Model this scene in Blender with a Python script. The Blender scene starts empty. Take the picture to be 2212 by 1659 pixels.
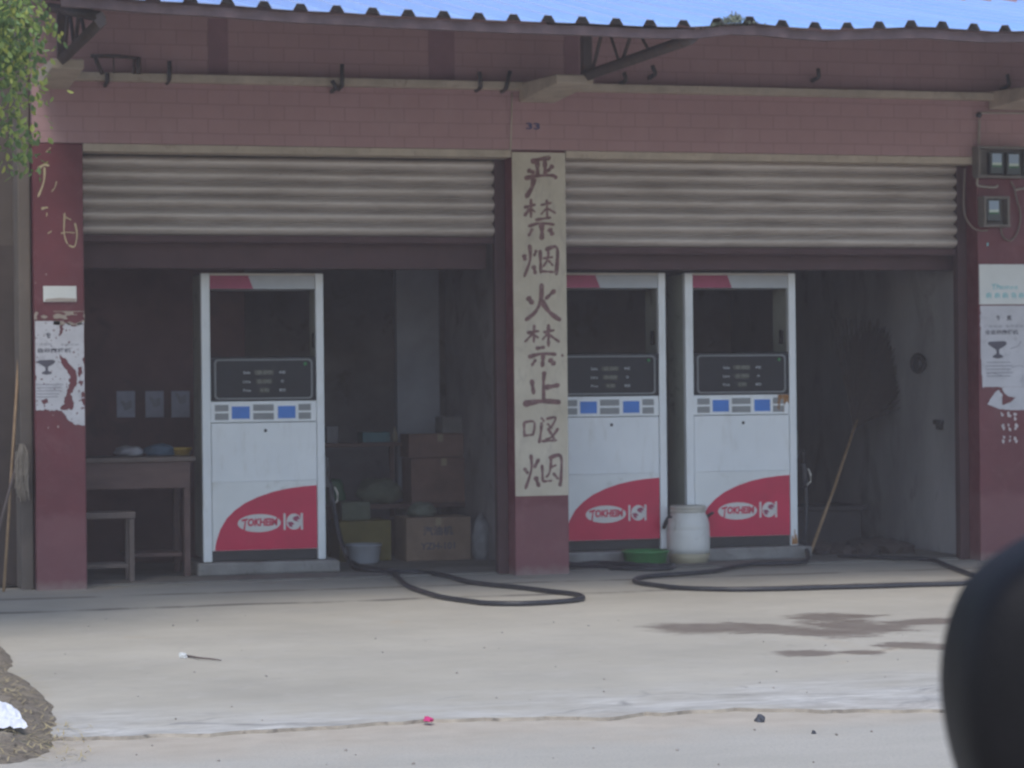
import bpy, bmesh, math, random
from math import sin, cos, atan, radians, pi, sqrt
from mathutils import Vector, Matrix, noise

random.seed(7)
scene = bpy.context.scene
COL = scene.collection

# ------------------------------------------------------------------ camera
FPX = 5508.0                       # focal length for a 2212 px wide picture
YAW = atan(FPX / 19500.0)
ROLL = 0.0105
CH = 1.5
CD = FPX * cos(YAW) / 276.0
F_ = Vector((sin(YAW), cos(YAW), 0))
R_ = Vector((cos(YAW), -sin(YAW), 0))
U_ = Vector((0, 0, 1))
R2 = R_ * cos(ROLL) - U_ * sin(ROLL)
U2 = U_ * cos(ROLL) + R_ * sin(ROLL)
CAM = Vector((0, -CD, CH))
cd = bpy.data.cameras.new("camera")
cam = bpy.data.objects.new("camera", cd)
COL.objects.link(cam)
m3 = Matrix((R2, U2, -F_)).transposed()
cam.matrix_world = Matrix.Translation(CAM) @ m3.to_4x4()
cd.sensor_width = 36.0
cd.lens = FPX / 2212.0 * 36.0
cd.clip_start = 0.05
cd.clip_end = 900
cd.dof.use_dof = True
cd.dof.focus_distance = 5.3
cd.dof.aperture_fstop = 13.0
scene.camera = cam

# ------------------------------------------------------------------ sky, sun, exposure
w = bpy.data.worlds.new("World")
scene.world = w
w.use_nodes = True
nt = w.node_tree
for n in list(nt.nodes):
    nt.nodes.remove(n)
sky = nt.nodes.new("ShaderNodeTexSky")
sky.sky_type = 'NISHITA'
sky.sun_disc = False
SUN_EL, SUN_ROT = radians(58), radians(205)
sky.sun_elevation = SUN_EL
sky.sun_rotation = SUN_ROT
sky.dust_density = 1.0
bg = nt.nodes.new("ShaderNodeBackground")
bg.inputs[1].default_value = 0.135
wo = nt.nodes.new("ShaderNodeOutputWorld")
nt.links.new(sky.outputs[0], bg.inputs[0])
nt.links.new(bg.outputs[0], wo.inputs[0])
sl = bpy.data.lights.new("sun", 'SUN')
sl.energy = 1.15
sl.angle = radians(22)
sl.color = (1.0, 0.95, 0.89)
sun = bpy.data.objects.new("sun", sl)
COL.objects.link(sun)
sd = Vector((sin(SUN_ROT) * cos(SUN_EL), cos(SUN_ROT) * cos(SUN_EL), sin(SUN_EL)))
sun.rotation_euler = sd.to_track_quat('Z', 'Y').to_euler()
sun.location = (0, -10, 20)
vs = scene.view_settings
vs.view_transform = 'Standard'
vs.look = 'None'
vs.gamma = 1
vs.exposure = 0.86


def at(x, y, Y):
    """world point on the vertical plane at depth Y that stands at picture position x, y"""
    d = F_ + R2 * ((x - 1106) / FPX) - U2 * ((y - 829.5) / FPX)
    return CAM + d * ((Y - CAM.y) / d.y)


def gr(x, y, z=0.0):
    """world point on the level z"""
    d = F_ + R2 * ((x - 1106) / FPX) - U2 * ((y - 829.5) / FPX)
    return CAM + d * ((z - CAM.z) / d.z)


# ------------------------------------------------------------------ materials
def rgb(c):
    return (c[0], c[1], c[2], 1.0)


class NT:
    def __init__(s, name):
        s.m = bpy.data.materials.new(name)
        s.m.use_nodes = True
        s.t = s.m.node_tree
        s.b = s.t.nodes["Principled BSDF"]
        s.tc = s.t.nodes.new("ShaderNodeTexCoord")

    def n(s, kind, **kw):
        nd = s.t.nodes.new("ShaderNode" + kind)
        for k, v in kw.items():
            setattr(nd, k, v)
        return nd

    def l(s, a, b):
        s.t.links.new(a, b)

    def noise(s, scale, detail=4, rough=0.55, stretch=None, dist=0.0):
        nz = s.n("TexNoise")
        nz.inputs["Scale"].default_value = scale
        nz.inputs["Detail"].default_value = detail
        nz.inputs["Roughness"].default_value = rough
        nz.inputs["Distortion"].default_value = dist
        src = s.tc.outputs["Object"]
        if stretch:
            mp = s.n("Mapping")
            mp.inputs["Scale"].default_value = stretch
            s.l(src, mp.inputs[0])
            src = mp.outputs[0]
        s.l(src, nz.inputs["Vector"])
        return nz.outputs["Fac"]

    def ramp(s, fac, p0, p1, c0=(0, 0, 0), c1=(1, 1, 1)):
        r = s.n("ValToRGB")
        r.color_ramp.elements[0].position = p0
        r.color_ramp.elements[1].position = p1
        r.color_ramp.elements[0].color = rgb(c0)
        r.color_ramp.elements[1].color = rgb(c1)
        s.l(fac, r.inputs[0])
        return r.outputs[0]

    def mix(s, fac, a, b, mode='MIX'):
        mx = s.n("Mix")
        mx.data_type = 'RGBA'
        mx.blend_type = mode
        for sock, v in ((mx.inputs[0], fac), (mx.inputs[6], a), (mx.inputs[7], b)):
            if isinstance(v, (int, float)):
                sock.default_value = v
            elif isinstance(v, tuple):
                sock.default_value = rgb(v)
            else:
                s.l(v, sock)
        return mx.outputs[2]

    def math(s, op, a, b=None, c=None, clamp=False):
        mm = s.n("Math", operation=op)
        mm.use_clamp = clamp
        for i, v in enumerate((a, b, c)):
            if v is None:
                continue
            if isinstance(v, (int, float)):
                mm.inputs[i].default_value = v
            else:
                s.l(v, mm.inputs[i])
        return mm.outputs[0]

    def bump(s, h, strength=0.3, dist=0.01):
        b = s.n("Bump")
        b.inputs["Strength"].default_value = strength
        b.inputs["Distance"].default_value = dist
        s.l(h, b.inputs["Height"])
        s.l(b.outputs[0], s.b.inputs["Normal"])

    def col(s, c):
        if isinstance(c, tuple):
            s.b.inputs["Base Color"].default_value = rgb(c)
        else:
            s.l(c, s.b.inputs["Base Color"])

    def rough(s, r):
        if isinstance(r, (int, float)):
            s.b.inputs["Roughness"].default_value = r
        else:
            s.l(r, s.b.inputs["Roughness"])


def simple(name, c, rough=0.6, var=0.25, scale=6, metal=0.0, c2=None, bump=0.0, bscale=60, stretch=None, spec=0.5):
    t = NT(name)
    d = tuple(v * (1 - var) for v in c)
    u = tuple(min(1, v * (1 + var * 0.6)) for v in c)
    base = t.ramp(t.noise(scale, 5, 0.6, stretch), 0.3, 0.7, d, u)
    if c2:
        base = t.mix(t.ramp(t.noise(scale * 1.7, 6, 0.65, stretch, 0.6), 0.56, 0.68), base, c2)
    t.col(base)
    t.rough(rough)
    t.b.inputs["Metallic"].default_value = metal
    t.b.inputs["Specular IOR Level"].default_value = spec
    if bump:
        t.bump(t.noise(bscale, 4), bump, 0.004)
    return t.m


def sepxyz(t):
    s = t.n("SeparateXYZ")
    t.l(t.tc.outputs["Object"], s.inputs[0])
    return s.outputs


def brick_material():
    t = NT("painted_block_wall")
    x, y, z = sepxyz(t)
    cv = t.n("CombineXYZ")
    wob = t.math('MULTIPLY', t.math('SUBTRACT', t.noise(1.3, 2), 0.5), 0.02)
    t.l(t.math('ADD', x, y), cv.inputs[0])
    t.l(t.math('ADD', t.math('SUBTRACT', z, 3.31), wob), cv.inputs[1])
    br = t.n("TexBrick")
    br.inputs["Scale"].default_value = 1.0
    br.inputs["Brick Width"].default_value = 0.235
    br.inputs["Row Height"].default_value = 0.111
    br.inputs["Mortar Size"].default_value = 0.0030
    br.inputs["Mortar Smooth"].default_value = 0.45
    br.inputs["Bias"].default_value = 0.0
    br.inputs["Color1"].default_value = (0.395, 0.235, 0.24, 1)
    br.inputs["Color2"].default_value = (0.41, 0.247, 0.252, 1)
    br.inputs["Mortar"].default_value = (0.265, 0.148, 0.152, 1)
    t.l(cv.outputs[0], br.inputs["Vector"])
    c = t.mix(t.ramp(t.noise(1.6, 6, 0.7), 0.35, 0.65), br.outputs[0], t.mix(0.3, br.outputs[0], (0.33, 0.20, 0.195)))
    c = t.mix(t.math('MULTIPLY', t.ramp(t.noise(3.0, 6, 0.65, (1, 1, 0.35)), 0.55, 0.75), 0.3), c, (0.46, 0.34, 0.34))
    c = t.mix(t.math('MULTIPLY', t.ramp(t.noise(7.0, 5, 0.6), 0.45, 0.8), 0.25), c, (0.29, 0.17, 0.175))
    t.col(c)
    t.rough(0.8)
    h = t.math('SUBTRACT', t.math('MULTIPLY', t.noise(40, 4), 0.35), br.outputs["Fac"])
    t.bump(h, 0.5, 0.004)
    return t.m


def pillar_material():
    t = NT("maroon_gloss_paint")
    x, y, z = sepxyz(t)
    base = t.ramp(t.noise(2.2, 5), 0.3, 0.75, (0.105, 0.017, 0.026), (0.16, 0.031, 0.042))
    base = t.mix(t.math('MULTIPLY', t.ramp(t.noise(5, 6, 0.7, None, 1.0), 0.52, 0.75), 0.4), base, (0.22, 0.09, 0.1))
    # dusty splash zone with its own ragged edge near the ground
    e = t.math('ADD', z, t.math('MULTIPLY', t.noise(4, 5), 0.16))
    dust = t.ramp(e, 0.60, 0.66, (1, 1, 1), (0, 0, 0))
    base = t.mix(t.math('MULTIPLY', dust, 0.32), base, (0.24, 0.11, 0.12))
    e2 = t.math('ADD', z, t.math('MULTIPLY', t.noise(14, 5), 0.1))
    base = t.mix(t.math('MULTIPLY', t.ramp(e2, 0.05, 0.13, (1, 1, 1), (0, 0, 0)), 0.5), base, (0.3, 0.26, 0.23))
    chips = t.ramp(t.noise(22, 5, 0.7), 0.735, 0.75)
    base = t.mix(chips, base, (0.5, 0.42, 0.36))
    t.col(base)
    t.rough(t.ramp(t.noise(6, 4), 0.3, 0.7, (0.4, 0.4, 0.4), (0.65, 0.65, 0.65)))
    t.bump(t.noise(16, 5), 0.2, 0.004)
    return t.m


def concrete_ground():
    t = NT("forecourt_concrete")
    x, y, z = sepxyz(t)
    base = t.ramp(t.noise(0.55, 6, 0.6), 0.3, 0.72, (0.375, 0.342, 0.275), (0.50, 0.46, 0.378))
    # long streaks along the forecourt
    base = t.mix(t.math('MULTIPLY', t.ramp(t.noise(1.3, 7, 0.7, (0.9, 1.2, 1)), 0.45, 0.72), 0.3), base, (0.27, 0.255, 0.23))
    base = t.mix(t.math('MULTIPLY', t.ramp(t.noise(3.6, 7, 0.75, (1, 1, 1)), 0.52, 0.68), 0.4), base, (0.50, 0.47, 0.42))
    base = t.mix(t.math('MULTIPLY', t.ramp(t.noise(6, 7, 0.78), 0.58, 0.66), 0.4), base, (0.27, 0.245, 0.21))
    base = t.mix(t.math('MULTIPLY', t.ramp(t.noise(13, 5, 0.7, (0.6, 1, 1)), 0.70, 0.73), 0.6), base, (0.16, 0.13, 0.12))
    base = t.mix(t.math('MULTIPLY', t.ramp(t.noise(0.7, 5, 0.7, (1, 0.9, 1), 0.8), 0.64, 0.72), 0.35), base, (0.48, 0.36, 0.22))
    base = t.mix(t.math('MULTIPLY', t.ramp(t.noise(190, 3, 0.8), 0.4, 0.62), 0.15), base, (0.27, 0.26, 0.24))
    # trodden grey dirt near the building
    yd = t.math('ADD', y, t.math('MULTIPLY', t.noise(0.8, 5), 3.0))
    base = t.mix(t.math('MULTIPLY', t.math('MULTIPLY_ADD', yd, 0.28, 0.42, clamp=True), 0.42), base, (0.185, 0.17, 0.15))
    # worn pale crust along the road edge
    er = t.math('ADD', y, t.math('MULTIPLY', t.noise(1.6, 5), 1.1))
    crust = t.math('MULTIPLY_ADD', er, -1.1, -7.2, clamp=True)
    base = t.mix(t.math('MULTIPLY', t.math('MULTIPLY', crust, t.ramp(t.noise(2.3, 6, 0.7, (0.7, 1.6, 1)), 0.42, 0.62)), 0.5), base, (0.56, 0.55, 0.53))

    sd_ = t.math('MULTIPLY', t.math('MULTIPLY_ADD', er, -2.4, -18.0, clamp=True), t.ramp(t.noise(1.1, 6, 0.7, (0.8, 2, 1)), 0.46, 0.6))
    base = t.mix(t.math('MULTIPLY', sd_, 0.7), base, (0.47, 0.40, 0.315))

    rub = t.ramp(t.noise(4.5, 8, 0.8, (0.55, 1.3, 1), 0.4), 0.40, 0.62, (0.26, 0.25, 0.235), (0.66, 0.645, 0.61))
    base = t.mix(t.math('MULTIPLY', t.math('MULTIPLY', crust, t.ramp(t.noise(0.5, 4), 0.38, 0.55)), 0.6), base, rub)

    # joints
    def joint(yy, width, strength, base, wv=0.05):
        q = t.math('ADD', y, t.math('MULTIPLY', t.math('SUBTRACT', t.noise(1.4, 5), 0.5), wv))
        dd = t.math('ABSOLUTE', t.math('SUBTRACT', q, yy))
        f = t.math('SUBTRACT', 1.0, t.math('DIVIDE', dd, width), clamp=True)
        f = t.math('MULTIPLY', f, t.ramp(t.noise(2.1, 4, 0.6, (1, 0.2, 1)), 0.35, 0.55))
        return t.mix(t.math('MULTIPLY', f, strength), base, (0.09, 0.08, 0.07))
    base = joint(-1.8, 0.11, 1.0, base, 0.25)
    base = joint(-0.72, 0.10, 0.9, base, 0.12)
    # fine cracks near the road edge
    vo = t.n("TexVoronoi")
    vo.feature = 'DISTANCE_TO_EDGE'
    vo.inputs["Scale"].default_value = 1.5
    mp = t.n("Mapping")
    mp.inputs["Scale"].default_value = (0.6, 1.5, 1)
    nz = t.n("TexNoise")
    nz.inputs["Scale"].default_value = 2.2
    nz.inputs["Detail"].default_value = 5
    t.l(t.tc.outputs["Object"], nz.inputs["Vector"])
    vm = t.n("VectorMath", operation='MULTIPLY_ADD')
    vm.inputs[1].default_value = (0.35, 0.35, 0)
    t.l(nz.outputs["Color"], vm.inputs[0])
    t.l(t.tc.outputs["Object"], vm.inputs[2])
    t.l(vm.outputs[0], mp.inputs[0])
    t.l(mp.outputs[0], vo.inputs["Vector"])
    cr = t.ramp(vo.outputs["Distance"], 0.0, 0.022, (1, 1, 1), (0, 0, 0))
    zone = t.math('MULTIPLY_ADD', er, -1.4, -9.0, clamp=True)
    base = t.mix(t.math('MULTIPLY', t.math('MULTIPLY', t.math('MULTIPLY', cr, zone), t.ramp(t.noise(2.7, 4), 0.42, 0.6)), 0.7), base, (0.2, 0.19, 0.18))

    # dried water / oil stains
    wx_ = t.math('MULTIPLY', t.math('SUBTRACT', t.noise(3.4, 7, 0.75, (1, 1.3, 1), 0.5), 0.5), 3.4)
    wy_ = t.math('MULTIPLY', t.math('SUBTRACT', t.noise(1.1, 6, 0.7, (1, 2.0, 1)), 0.5), 3.0)

    def blob(cx, cy, rx, ry, sc=1.5, amp=0.7):
        ax = t.math('DIVIDE', t.math('SUBTRACT', x, cx), rx)
        ay = t.math('DIVIDE', t.math('SUBTRACT', y, cy), ry)
        r = t.math('SQRT', t.math('ADD', t.math('MULTIPLY', ax, ax), t.math('MULTIPLY', ay, ay)))
        r = t.math('ADD', r, t.math('ADD', wx_, wy_))
        return t.math('MULTIPLY_ADD', r, -1.7, 2.6, clamp=True)
    st = None
    for (vx, vy, vrx, ry) in STAINS:
        p = gr(vx, vy)
        q = gr(vx + vrx, vy)
        b = blob(p.x, p.y, abs(q.x - p.x), ry * 1.3)
        st = b if st is None else t.math('MAXIMUM', st, b)
    base = t.mix(t.math('MULTIPLY', st, t.ramp(t.noise(5, 5, 0.7), 0.25, 0.7, (0.6, 0.6, 0.6), (0.9, 0.9, 0.9))), base, (0.14, 0.105, 0.085))
    t.col(base)
    t.rough(t.ramp(st, 0, 1, (0.85, 0.85, 0.85), (0.55, 0.55, 0.55)))
    h = t.math('ADD', t.math('MULTIPLY', t.noise(9, 6), 0.7), t.math('MULTIPLY', t.noise(150, 3), 0.25))
    t.bump(h, 0.35, 0.015)
    return t.m


STAINS = [(1500, 1357, 85, 0.20), (1620, 1357, 70, 0.20), (1700, 1362, 110, 0.13), (1790, 1367, 85, 0.20), (1860, 1352, 85, 0.28),
          (1790, 1332, 75, 0.14), (1990, 1344, 150, 0.12), (1960, 1394, 70, 0.12), (2040, 1398, 60, 0.1), (1740, 1410, 60, 0.10),
          (1860, 1409, 45, 0.09)]


def road_material():
    t = NT("dusty_road")
    x, y, z = sepxyz(t)
    base = t.ramp(t.noise(0.8, 6, 0.6, (1, 2.4, 1)), 0.3, 0.72, (0.40, 0.375, 0.32), (0.49, 0.46, 0.40))
    base = t.mix(t.ramp(t.noise(60, 4, 0.75), 0.5, 0.72), base, (0.32, 0.30, 0.28))
    base = t.mix(t.math('MULTIPLY', t.ramp(t.noise(110, 4, 0.75), 0.62, 0.68), 0.5), base, (0.18, 0.18, 0.2))
    sand = t.math('MULTIPLY_ADD', t.math('ADD', y, t.math('MULTIPLY', t.noise(1.5, 5), 1.4)), 1.5, 12.6, clamp=True)
    base = t.mix(t.math('MULTIPLY', sand, 0.7), base, t.ramp(t.noise(5, 6), 0.3, 0.7, (0.40, 0.33, 0.25), (0.52, 0.45, 0.36)))
    t.col(base)
    t.rough(0.95)
    t.bump(t.noise(70, 5, 0.7), 0.6, 0.01)
    return t.m


def soil_material():
    t = NT("dry_soil")
    base = t.ramp(t.noise(7, 7, 0.7), 0.3, 0.72, (0.13, 0.105, 0.08), (0.36, 0.30, 0.23))
    base = t.mix(t.ramp(t.noise(38, 5, 0.75), 0.56, 0.66), base, (0.08, 0.068, 0.05))
    base = t.mix(t.ramp(t.noise(16, 5, 0.7), 0.6, 0.7), base, (0.14, 0.16, 0.07))
    t.col(base)
    t.rough(0.95)
    t.bump(t.noise(30, 6, 0.75), 0.9, 0.03)
    return t.m


def shutter_material():
    t = NT("galvanised_shutter")
    base = t.ramp(t.noise(1.5, 5, 0.6, (0.5, 1, 1)), 0.3, 0.75, (0.46, 0.405, 0.365), (0.62, 0.56, 0.52))
    base = t.mix(t.math('MULTIPLY', t.ramp(t.noise(5, 6, 0.7, (0.35, 1, 3)), 0.5, 0.7), 0.6), base, (0.26, 0.205, 0.17))
    base = t.mix(t.ramp(t.noise(9, 6, 0.75, (1.6, 1, 0.7)), 0.66, 0.72), base, (0.17, 0.10, 0.07))
    t.col(base)
    t.rough(0.5)
    t.b.inputs["Metallic"].default_value = 0.25
    return t.m


def sign_material():
    t = NT("weathered_cream_paint")
    x, y, z = sepxyz(t)
    base = t.ramp(t.noise(2.5, 6, 0.6), 0.3, 0.72, (0.43, 0.375, 0.285), (0.58, 0.52, 0.42))
    base = t.mix(t.math('MULTIPLY', t.ramp(t.noise(7, 6, 0.7, (1.5, 1, 0.5)), 0.52, 0.7), 0.5), base, (0.30, 0.25, 0.22))
    base = t.mix(t.ramp(t.noise(45, 5, 0.7), 0.68, 0.72), base, (0.25, 0.2, 0.18))
    t.col(base)
    t.rough(0.75)
    t.bump(t.noise(25, 5), 0.25, 0.004)
    return t.m


def roof_material():
    t = NT("blue_coated_steel")
    base = t.ramp(t.noise(1.4, 5, 0.6, (14, 0.15, 1)), 0.3, 0.72, (0.25, 0.49, 0.92), (0.33, 0.58, 0.95))
    base = t.mix(t.math('MULTIPLY', t.ramp(t.noise(6, 6, 0.7, (9, 0.12, 1)), 0.55, 0.72), 0.3), base, (0.5, 0.55, 0.68))
    t.col(base)
    t.rough(0.26)
    t.b.inputs['Specular IOR Level'].default_value = 0.9
    return t.m


def leaf_material():
    t = NT("tree_leaf")
    oi = t.n("ObjectInfo")
    at_ = t.n("Attribute")
    at_.attribute_name = "tone"
    c = t.n("ValToRGB")
    e = c.color_ramp.elements
    e[0].position = 0.0
    e[0].color = (0.09, 0.15, 0.045, 1)
    e[1].position = 1.0
    e[1].color = (0.62, 0.62, 0.14, 1)
    k = e.new(0.5)
    k.color = (0.16, 0.26, 0.08, 1)
    k = e.new(0.8)
    k.color = (0.42, 0.51, 0.12, 1)
    t.l(at_.outputs["Fac"], c.inputs[0])
    t.col(c.outputs[0])
    t.rough(0.45)
    tr = t.n("BsdfTranslucent")
    t.l(c.outputs[0], tr.inputs[0])
    ms = t.n("MixShader")
    ms.inputs[0].default_value = 0.35
    t.l(t.b.outputs[0], ms.inputs[1])
    t.l(tr.outputs[0], ms.inputs[2])
    out = [n for n in t.t.nodes if n.type == 'OUTPUT_MATERIAL'][0]
    t.l(ms.outputs[0], out.inputs[0])
    return t.m


def pump_white():
    t = NT("pump_white_enamel")
    base = t.ramp(t.noise(3, 5), 0.3, 0.7, (0.74, 0.765, 0.79), (0.80, 0.82, 0.84))
    base = t.mix(t.math('MULTIPLY', t.ramp(t.noise(8, 7, 0.75, (1.4, 1, 0.35)), 0.52, 0.72), 0.4), base, (0.55, 0.53, 0.49))
    t.col(base)
    t.rough(0.38)
    return t.m


def carton_material(name, c):
    return simple(name, c, 0.85, 0.25, 5, bump=0.1)


M = {}
M['brick'] = brick_material()
M['maroon'] = pillar_material()
M['sign'] = sign_material()
M['shutter'] = shutter_material()
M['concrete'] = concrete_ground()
M['road'] = road_material()
M['edge'] = simple('broken_concrete_edge', (0.33, 0.29, 0.235), 0.95, 0.45, 6, c2=(0.12, 0.105, 0.09), bump=0.5)
M['soil'] = soil_material()
M['roof'] = roof_material()
M['leaf'] = leaf_material()
M['ledge'] = simple('cream_render', (0.48, 0.40, 0.315), 0.8, 0.2, 5, c2=(0.36, 0.28, 0.22), bump=0.2)
M['steel'] = simple('rusty_brown_steel', (0.075, 0.055, 0.052), 0.65, 0.35, 14, c2=(0.12, 0.06, 0.04))
M['iron'] = simple('dark_iron', (0.045, 0.042, 0.045), 0.6, 0.3, 20, c2=(0.1, 0.06, 0.045))
M['bark'] = simple('bark', (0.14, 0.10, 0.075), 0.9, 0.4, 12, bump=0.8, bscale=25, stretch=(1, 1, 0.2))
M['lint'] = simple('maroon_beam_paint', (0.07, 0.032, 0.036), 0.7, 0.25, 4)
M['inner'] = simple('sooty_plaster', (0.25, 0.225, 0.235), 0.9, 0.35, 1.6, c2=(0.15, 0.13, 0.135), bump=0.2)
M['inner_red'] = simple('dark_red_plaster', (0.14, 0.075, 0.075), 0.9, 0.3, 1.8, c2=(0.10, 0.06, 0.06))
M['whitewash'] = simple('dirty_whitewash', (0.34, 0.32, 0.33), 0.9, 0.3, 1.3, c2=(0.18, 0.165, 0.16), bump=0.25, stretch=(1, 1, 0.5))
M['floor'] = simple('grimy_floor', (0.19, 0.175, 0.155), 0.85, 0.3, 2.2, c2=(0.12, 0.11, 0.1), bump=0.3)
M['plinth'] = simple('plinth_cement', (0.26, 0.25, 0.24), 0.85, 0.28, 4, c2=(0.16, 0.15, 0.14), bump=0.4)
M['grey_wall'] = simple('grey_cement_render', (0.15, 0.125, 0.105), 0.9, 0.3, 1.6, c2=(0.12, 0.10, 0.085), bump=0.4)
M['white'] = pump_white()
M['white2'] = simple('pump_lower_enamel', (0.75, 0.765, 0.765), 0.4, 0.06, 3, c2=(0.6, 0.6, 0.57))
M['cap'] = simple('cream_trim', (0.62, 0.58, 0.52), 0.5, 0.1)
M['side'] = simple('pump_side_grey', (0.36, 0.37, 0.32), 0.5, 0.15, 3, c2=(0.18, 0.17, 0.15))
M['red'] = simple('decal_crimson', (0.56, 0.002, 0.06), 0.4, 0.12, 4)
M['pink'] = simple('faded_crimson', (0.33, 0.045, 0.11), 0.5, 0.2, 5)
M['lightgrey'] = simple('header_grey', (0.42, 0.44, 0.47), 0.5, 0.1)
M['black'] = simple('display_black', (0.010, 0.011, 0.018), 0.35, 0.2, 8, spec=0.25)
M['border'] = simple('display_border', (0.17, 0.18, 0.19), 0.4, 0.1)
M['lcd'] = simple('lcd_glass', (0.05, 0.055, 0.05), 0.2, 0.1)
M['mark'] = simple('display_print', (0.42, 0.44, 0.46), 0.5, 0.1)
M['green_lamp'] = simple('green_lens', (0.02, 0.22, 0.06), 0.3, 0.1)
M['vent'] = simple('vent_grey', (0.29, 0.30, 0.31), 0.6, 0.1)
M['blue'] = simple('blue_panel', (0.04, 0.19, 0.62), 0.4, 0.12)
M['rubber'] = simple('black_rubber', (0.022, 0.023, 0.03), 0.42, 0.3, 12, c2=(0.05, 0.05, 0.055))
M['dark'] = simple('kick_plate', (0.03, 0.028, 0.03), 0.6, 0.2)
M['brass'] = simple('worn_brass', (0.4, 0.33, 0.16), 0.4, 0.2, metal=0.7)
M['logo'] = simple('logo_white', (0.66, 0.62, 0.60), 0.5, 0.05)
M['paper'] = simple('paper_white', (0.55, 0.54, 0.57), 0.85, 0.12, 6, c2=(0.43, 0.42, 0.45))
M['signwhite'] = simple('sign_white', (0.66, 0.67, 0.65), 0.6, 0.06)
M['ink'] = simple('black_ink', (0.09, 0.085, 0.11), 0.7, 0.2)
M['faint'] = simple('faint_ink', (0.30, 0.29, 0.33), 0.7, 0.2)
M['paint'] = simple('faded_red_brush_paint', (0.19, 0.10, 0.10), 0.85, 0.4, 22, c2=(0.31, 0.24, 0.21))
M['cyan'] = simple('cyan_print', (0.22, 0.52, 0.55), 0.7, 0.1)
M['chalk'] = simple('yellow_chalk', (0.50, 0.42, 0.26), 0.9, 0.2)
M['barrel'] = simple('milky_plastic', (0.72, 0.71, 0.68), 0.42, 0.12, 3, c2=(0.46, 0.43, 0.38))
M['barrel_old'] = simple('yellowed_plastic', (0.42, 0.37, 0.26), 0.5, 0.15)
M['green'] = simple('green_plastic', (0.05, 0.22, 0.07), 0.4, 0.15)
M['broom'] = simple('broom_bristle', (0.055, 0.04, 0.035), 0.95, 0.3, 30)
M['bamboo'] = simple('bamboo', (0.34, 0.22, 0.12), 0.6, 0.25, 20)
M['wood'] = simple('old_wood', (0.11, 0.065, 0.058), 0.7, 0.3, 9, stretch=(0.3, 1, 1))
M['stool'] = simple('pale_wood', (0.13, 0.10, 0.088), 0.7, 0.25, 9)
M['card'] = carton_material('cardboard', (0.24, 0.17, 0.125))
M['card2'] = carton_material('cardboard_dark', (0.20, 0.12, 0.10))
M['yellow'] = simple('yellow_carton', (0.15, 0.125, 0.03), 0.8, 0.2)
M['teal'] = simple('teal_box', (0.06, 0.16, 0.19), 0.7, 0.2)
M['blue_cloth'] = simple('blue_cloth', (0.06, 0.095, 0.14), 0.8, 0.2)
M['sack'] = simple('woven_sack', (0.24, 0.24, 0.26), 0.85, 0.2, 18, bump=0.4)
M['olive'] = simple('olive_bag', (0.12, 0.14, 0.10), 0.8, 0.25, 8)
M['basin'] = simple('pale_basin', (0.36, 0.38, 0.42), 0.5, 0.1)
M['mbox'] = simple('meter_box_grey', (0.16, 0.14, 0.125), 0.6, 0.2, 10)
M['mglass'] = simple('meter_face_dark', (0.02, 0.028, 0.032), 0.25, 0.1)
M['mlabel'] = simple('meter_label', (0.30, 0.38, 0.48), 0.5, 0.05)
M['mlabel2'] = simple('meter_label_pale', (0.55, 0.62, 0.55), 0.5, 0.05)
M['conduit'] = simple('grey_conduit', (0.34, 0.29, 0.25), 0.6, 0.2)
M['cable'] = simple('brown_cable', (0.17, 0.13, 0.11), 0.6, 0.2)
M['mirror_shell'] = simple('black_car_plastic', (0.008, 0.007, 0.008), 0.5, 0.2, 40, spec=0.18, bump=0.3, bscale=400)
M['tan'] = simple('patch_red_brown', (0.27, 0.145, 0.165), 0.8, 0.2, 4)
M['straw'] = simple('straw', (0.42, 0.34, 0.18), 0.9, 0.25, 30)
M['weeds'] = simple('grey_leaf_litter', (0.16, 0.18, 0.13), 0.9, 0.35, 30)
M['stone'] = simple('dark_stone', (0.06, 0.065, 0.08), 0.9, 0.3, 20, bump=0.5)
M['magenta'] = simple('magenta_wrapper', (0.55, 0.03, 0.16), 0.5, 0.15)
M['twig'] = simple('twig', (0.13, 0.10, 0.09), 0.9, 0.2)
M['rust'] = simple('rust_run', (0.33, 0.16, 0.06), 0.9, 0.45, 25, c2=(0.45, 0.36, 0.26))
mg = NT('mirror_glass')
mg.col((0.7, 0.7, 0.72))
mg.b.inputs["Metallic"].default_value = 1.0
mg.rough(0.02)
M['mirror'] = mg.m
M['car'] = simple('car_dark_paint', (0.02, 0.022, 0.03), 0.25, 0.05)


# ------------------------------------------------------------------ mesh helpers
def V3(*a):
    return Vector(a)


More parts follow.
